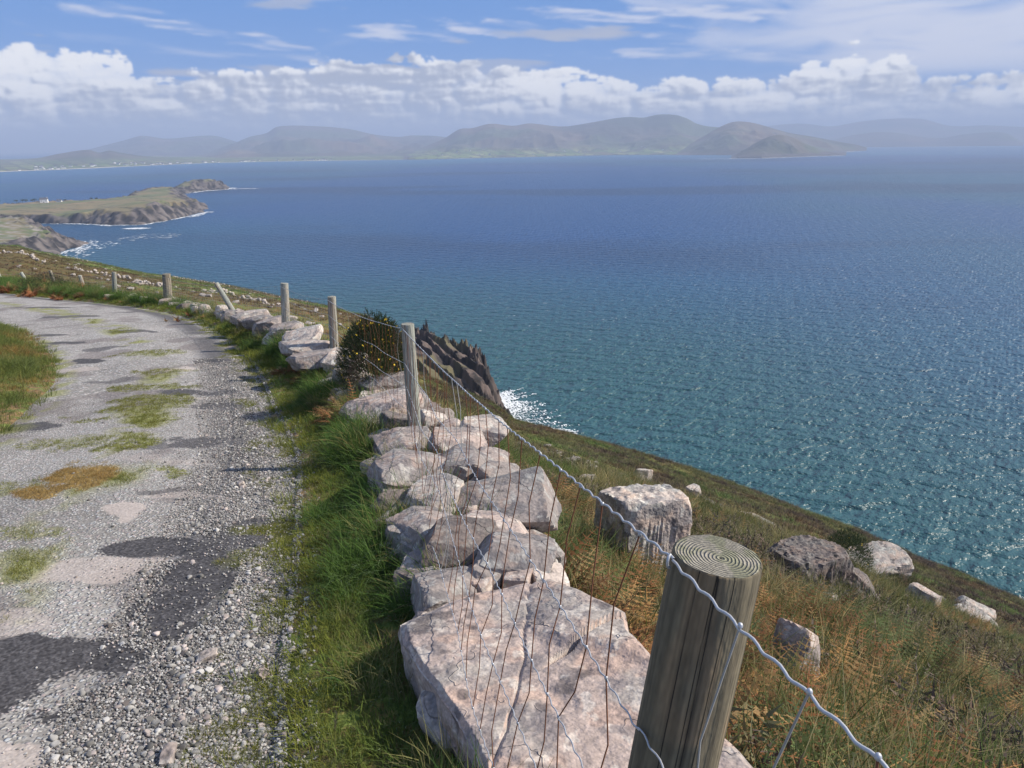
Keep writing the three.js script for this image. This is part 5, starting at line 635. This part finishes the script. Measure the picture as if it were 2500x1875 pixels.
// ------------------------------------------------------------------ surf along the rocks and white horses on the sea
{
  srand(1901); const geos = [0, 1, 2].map(() => { const n = 14, p = [0, 0.02, 0], ix = []; for (let i = 0; i < n; i++) { const a = i / n * 6.2832, r = rr(0.35, 1); p.push(Math.cos(a) * r, 0, Math.sin(a) * r); ix.push(0, 1 + (i + 1) % n, 1 + i); } const g = new THREE.BufferGeometry(); g.setAttribute('position', new THREE.Float32BufferAttribute(p, 3)); g.setIndex(ix); g.computeVertexNormals(); return g; });
  const foam = new THREE.MeshStandardMaterial({ color: lin(0.82, 0.86, 0.88), roughness: 0.9 });
  const lay = (name, label, list) => { for (let k = 0; k < 3; k++) { const l = list.filter((_, i) => i % 3 === k), im = new THREE.InstancedMesh(geos[k], foam, l.length), M = new THREE.Matrix4(), q = new THREE.Quaternion(), up = new THREE.Vector3(0, 1, 0); l.forEach(([x, f, a, b, t], i) => { q.setFromAxisAngle(up, t); M.compose(V3(x, SEA + 0.12 + 0.25 * hash(i, k, 9), f), q, new THREE.Vector3(a, 1, b)); im.setMatrixAt(i, M); }); im.name = numbered(name); im.receiveShadow = true; scene.add(im); tag(im, label, 'foam', null, 'stuff'); } };
  const surf = []; // along a line: pieces crowd at the rock and thin out to sea
  const along = (P, n, w, s0, s1, off = 0) => { for (let i = 0; i < n; i++) { const t = rnd() * (P.length - 1), k = Math.min(P.length - 2, Math.floor(t)), u = t - k, ax = P[k][0], af = P[k][1], bx = P[k + 1][0], bf = P[k + 1][1], l = Math.hypot(bx - ax, bf - af), d = off + w * Math.pow(rnd(), 2.2) * (0.4 + 1.2 * fbm(t * 3, P.length + w, 2, 1910)), x = lerp(ax, bx, u) + (bf - af) / l * d, f = lerp(af, bf, u) - (bx - ax) / l * d; const s = rr(s0, s1) * (1 - 0.6 * rnd()); surf.push([x, f, s * rr(1, 2.4), s, Math.atan2(bf - af, bx - ax) + rr(-0.4, 0.4)]); } };
  along([[6, 240], [5, 262], [2, 274], [-3, 285], [-3, 296], [-9, 306]], 2000, 15, 0.14, 0.55, -1); along([[-4, 282], [-3, 296], [-8, 306]], 900, 8, 0.25, 0.8, -1);
  for (let i = 0; i < 320; i++) { const a = rr(0, 6.28), d = Math.sqrt(rnd()); surf.push([15 + Math.cos(a) * d * 8, 259 + Math.sin(a) * d * 5, rr(0.3, 1.0), rr(0.2, 0.5), rr(-0.5, 0.5)]); }
  along([[-440, 690], [-440, 731], [-453, 787], [-456, 824], [-466, 857], [-490, 880]], 420, 26, 0.8, 2.4, -2);
  for (let i = 0; i < 60; i++) surf.push([rr(-455, -395), rr(880, 930) + (i % 3) * 12, rr(1.5, 6), rr(0.4, 1.0), rr(-0.2, 0.2)]);
  for (let i = 0; i < 160; i++) { const a = rr(0, 6.28), d = Math.sqrt(rnd()); surf.push([-487 + Math.cos(a) * d * 17, 1020 + Math.sin(a) * d * 9, rr(1.5, 4), rr(0.8, 1.8), 0]); }
  along([[-833, 1155], [-739, 1137], [-661, 1113], [-586, 1091], [-544, 1067], [-507, 1069]], 420, 9, 1, 2.4, -1); along([[-507, 1069], [-500, 1108], [-488, 1200], [-492, 1276]], 420, 12, 1, 3, -1); along([[-742, 1812], [-735, 1915], [-700, 1972], [-715, 2040]], 320, 14, 1.5, 4, -1); for (let i = 0; i < 50; i++) surf.push([-690 + rr(0, 60), 1985 + rr(-12, 25), rr(3, 10), rr(1, 2), 0]);
  const arc = (t0, t1, d) => { const P = []; for (let t = t0; t <= t1; t += 0.2) { const r = d(t); P.push([Math.sin(t * D2R) * r, Math.cos(t * D2R) * r]); } return P; };
  along(arc(15.4, 22.6, (t) => 4950 + Math.max(0, t - 17.5) * 150), 700, 30, 4, 16, -6); along(arc(13.3, 15.6, () => 4905), 120, 22, 6, 18); along(arc(20.5, 23.8, (t) => 5880 + Math.max(0, t - 20) * 560), 260, 40, 8, 24, -10); along(arc(22, 32, (t) => 11590 + (t - 21) * 40), 500, 60, 20, 70, -20); along(arc(-6, 2, (t) => shoreOf(t) - 60), 160, 14, 5, 14, -6);
  lay('surf', 'white surf breaking along the rocks and cliffs', surf);
  const caps = []; for (let i = 0; i < 2600; i++) { const th = rr(-38, 40), r = 130 * Math.pow(5600 / 130, Math.pow(rnd(), 0.75)), x = Math.sin(th * D2R) * r, f = Math.cos(th * D2R) * r; if (fbm(x / 160, f / 160, 3, 1920) < 0.5) continue; const s = rr(0.05, 0.26) * (1 + r / 800); caps.push([x, f, s * rr(1.4, 5), s * rr(0.3, 0.8), rr(-0.6, 0.6)]); }
  lay('whitecaps', 'small white wave crests scattered over the sea', caps);
}

// ------------------------------------------------------------------ houses and trees on the far shores
{
  const white = new THREE.MeshStandardMaterial({ color: lin(0.78, 0.78, 0.76), roughness: 0.9 }), slate = new THREE.MeshStandardMaterial({ color: lin(0.10, 0.10, 0.115), roughness: 0.8 }), hole = new THREE.MeshStandardMaterial({ color: lin(0.04, 0.045, 0.05), roughness: 0.4 });
  const prism = (l, w, h, y0) => { const g = new THREE.BufferGeometry(), a = l / 2, b = w / 2, v = [[-a, y0, -b], [a, y0, -b], [a, y0, b], [-a, y0, b], [-a, y0 + h, 0], [a, y0 + h, 0]], F = [[0, 4, 5], [0, 5, 1], [3, 2, 5], [3, 5, 4], [0, 3, 4], [1, 5, 2], [0, 1, 2], [0, 2, 3]]; g.setAttribute('position', new THREE.Float32BufferAttribute(F.flatMap((t) => t.flatMap((i) => v[i])), 3)); g.computeVertexNormals(); return g; };
  const box = (l, h, w, x, y, z) => { const g = new THREE.BoxGeometry(l, h, w); g.translate(x, y, z); return g; };
  const house = (name, label, l, w, h, group, detail) => { const t = thing(name, label, 'house', group); mesh('wall', box(l, h + 6, w, 0, h / 2 - 3, 0), white, t); const rf = mesh('roof', prism(l + 0.5, w + 0.8, w * 0.45, h), slate, t); if (detail) { mesh('chimney', box(0.9, 1.6, 0.8, l / 2 - 0.7, h + w * 0.45 + 0.3, 0), white, rf); for (const x of [-0.3, 0.3]) mesh('window', box(1.1, 1.3, 0.1, x * l, h * 0.55, w / 2 + 0.04), hole, t); mesh('door', box(1.0, 2.0, 0.1, 0, 1.0, w / 2 + 0.04), hole, t); } return t; };
  // the village: alike at this distance
  const first = house('village_house', 'tiny white house in the village along the far beach', 15, 9, 5.5, 'white houses of the village along the far beach'); srand(2001); let k = 0;
  const lowY = rangeHeights.low_hills, greenY = rangeHeights.green_hills;
  while (k < 95) { const th = Math.pow(rnd(), 0.8) * 19 - 31.5, sh = shoreOf(th), d = sh + (th > -22 ? rr(60, 380) : rr(60, 900)); if (fbm(th * 0.9, d / 400, 2, 2010) < 0.42) continue; const y = lowY(th, d), o = k ? first.clone() : first; if (k) { o.name = numbered('village_house'); scene.add(o); } o.position.set(Math.sin(th * D2R) * d, y, -Math.cos(th * D2R) * d); o.rotation.y = rr(-0.5, 0.5) - th * D2R; o.scale.setScalar(rr(0.7, 1.25)); k++; }
  const farm = house('farmhouse', 'tiny white farmhouse among the green fields across the bay', 15, 9, 5.5, 'white farmhouses among the fields across the bay'); k = 0;
  while (k < 30) { const th = rr(-5.5, 13), d = shoreOf(th) + rr(90, 620), y = greenY(th, d), o = k ? farm.clone() : farm; if (k) { o.name = numbered('farmhouse'); scene.add(o); } o.position.set(Math.sin(th * D2R) * d, y, -Math.cos(th * D2R) * d); o.rotation.y = rr(-0.5, 0.5); o.scale.setScalar(rr(0.6, 1.1)); k++; }
  const onPen = (o, x, f, ry) => { o.position.set(x, SEA + penTop(x, f), -f); o.rotation.y = ry; };
  onPen(house('white_house', 'white house with chimney beside dark trees on the peninsula', 12, 7, 6, null, true), -820, 1392, 0.3); onPen(house('white_shed', 'small white shed right of the house on the peninsula', 8, 5, 3, null, false), -795, 1395, 0.2); onPen(house('white_barn', 'long low white building at the left edge of the peninsula', 22, 7, 3.2, null, false), -800, 1215, -0.2);
  // wind-bent trees: trunk, limbs and a crown of leaf clumps
  const bark = new THREE.MeshStandardMaterial({ color: lin(0.07, 0.06, 0.045), roughness: 1 }), leaf = new THREE.MeshStandardMaterial({ color: lin(0.035, 0.055, 0.02), roughness: 0.9, side: THREE.DoubleSide });
  const tree = (x, f, h, sd, label) => { srand(sd); const t = thing('tree', label, 'tree', 'dark wind-bent trees on the peninsula'); onPen(t, x, f, 0); const tg = [new THREE.CylinderGeometry(0.12, 0.28, h * 0.6, 7).translate(0, h * 0.3, 0)]; for (let i = 0; i < 5; i++) { const g = new THREE.CylinderGeometry(0.04, 0.12, h * 0.45, 5); g.translate(0, h * 0.22, 0); g.rotateZ(rr(0.5, 1.1)); g.rotateY(rr(0, 6.28)); g.translate(0, h * rr(0.3, 0.55), 0); tg.push(g); } mesh('trunk', mergeGeometries(tg), bark, t); const p = []; for (let i = 0; i < 420; i++) { const c = i % 7, cx = Math.cos(c * 2.1 + sd) * h * 0.3, cz = Math.sin(c * 2.1 + sd) * h * 0.3, cy = h * (0.55 + 0.25 * hash(c, sd, 1)), a = rr(0, 6.28), e = rr(-0.7, 1), r = h * 0.3 * Math.cbrt(rnd()), X = cx + Math.cos(a) * Math.cos(e) * r, Y = cy + Math.sin(e) * r * 0.8, Z = cz + Math.sin(a) * Math.cos(e) * r, s = 0.42; p.push(X + rr(-s, s), Y + rr(-s, s), Z + rr(-s, s), X + rr(-s, s), Y + rr(-s, s), Z + rr(-s, s), X + rr(-s, s), Y + rr(-s, s), Z + rr(-s, s)); } const g = new THREE.BufferGeometry(); g.setAttribute('position', new THREE.Float32BufferAttribute(p, 3)); g.computeVertexNormals(); mesh('crown', g, leaf, t); };
  [[-925, 1382, 8], [-915, 1386, 7], [-898, 1388, 7.5], [-868, 1390, 6.5], [-860, 1395, 7], [-851, 1390, 7.5], [-843, 1396, 7], [-836, 1391, 8], [-829, 1399, 7], [-790, 1404, 5], [-762, 1440, 5], [-756, 1446, 4.5]].forEach(([x, f, h], i) => tree(x, f, h, 2100 + i, 'dark wind-bent tree near the white house on the peninsula'));
}
renderer.render(scene, camera);
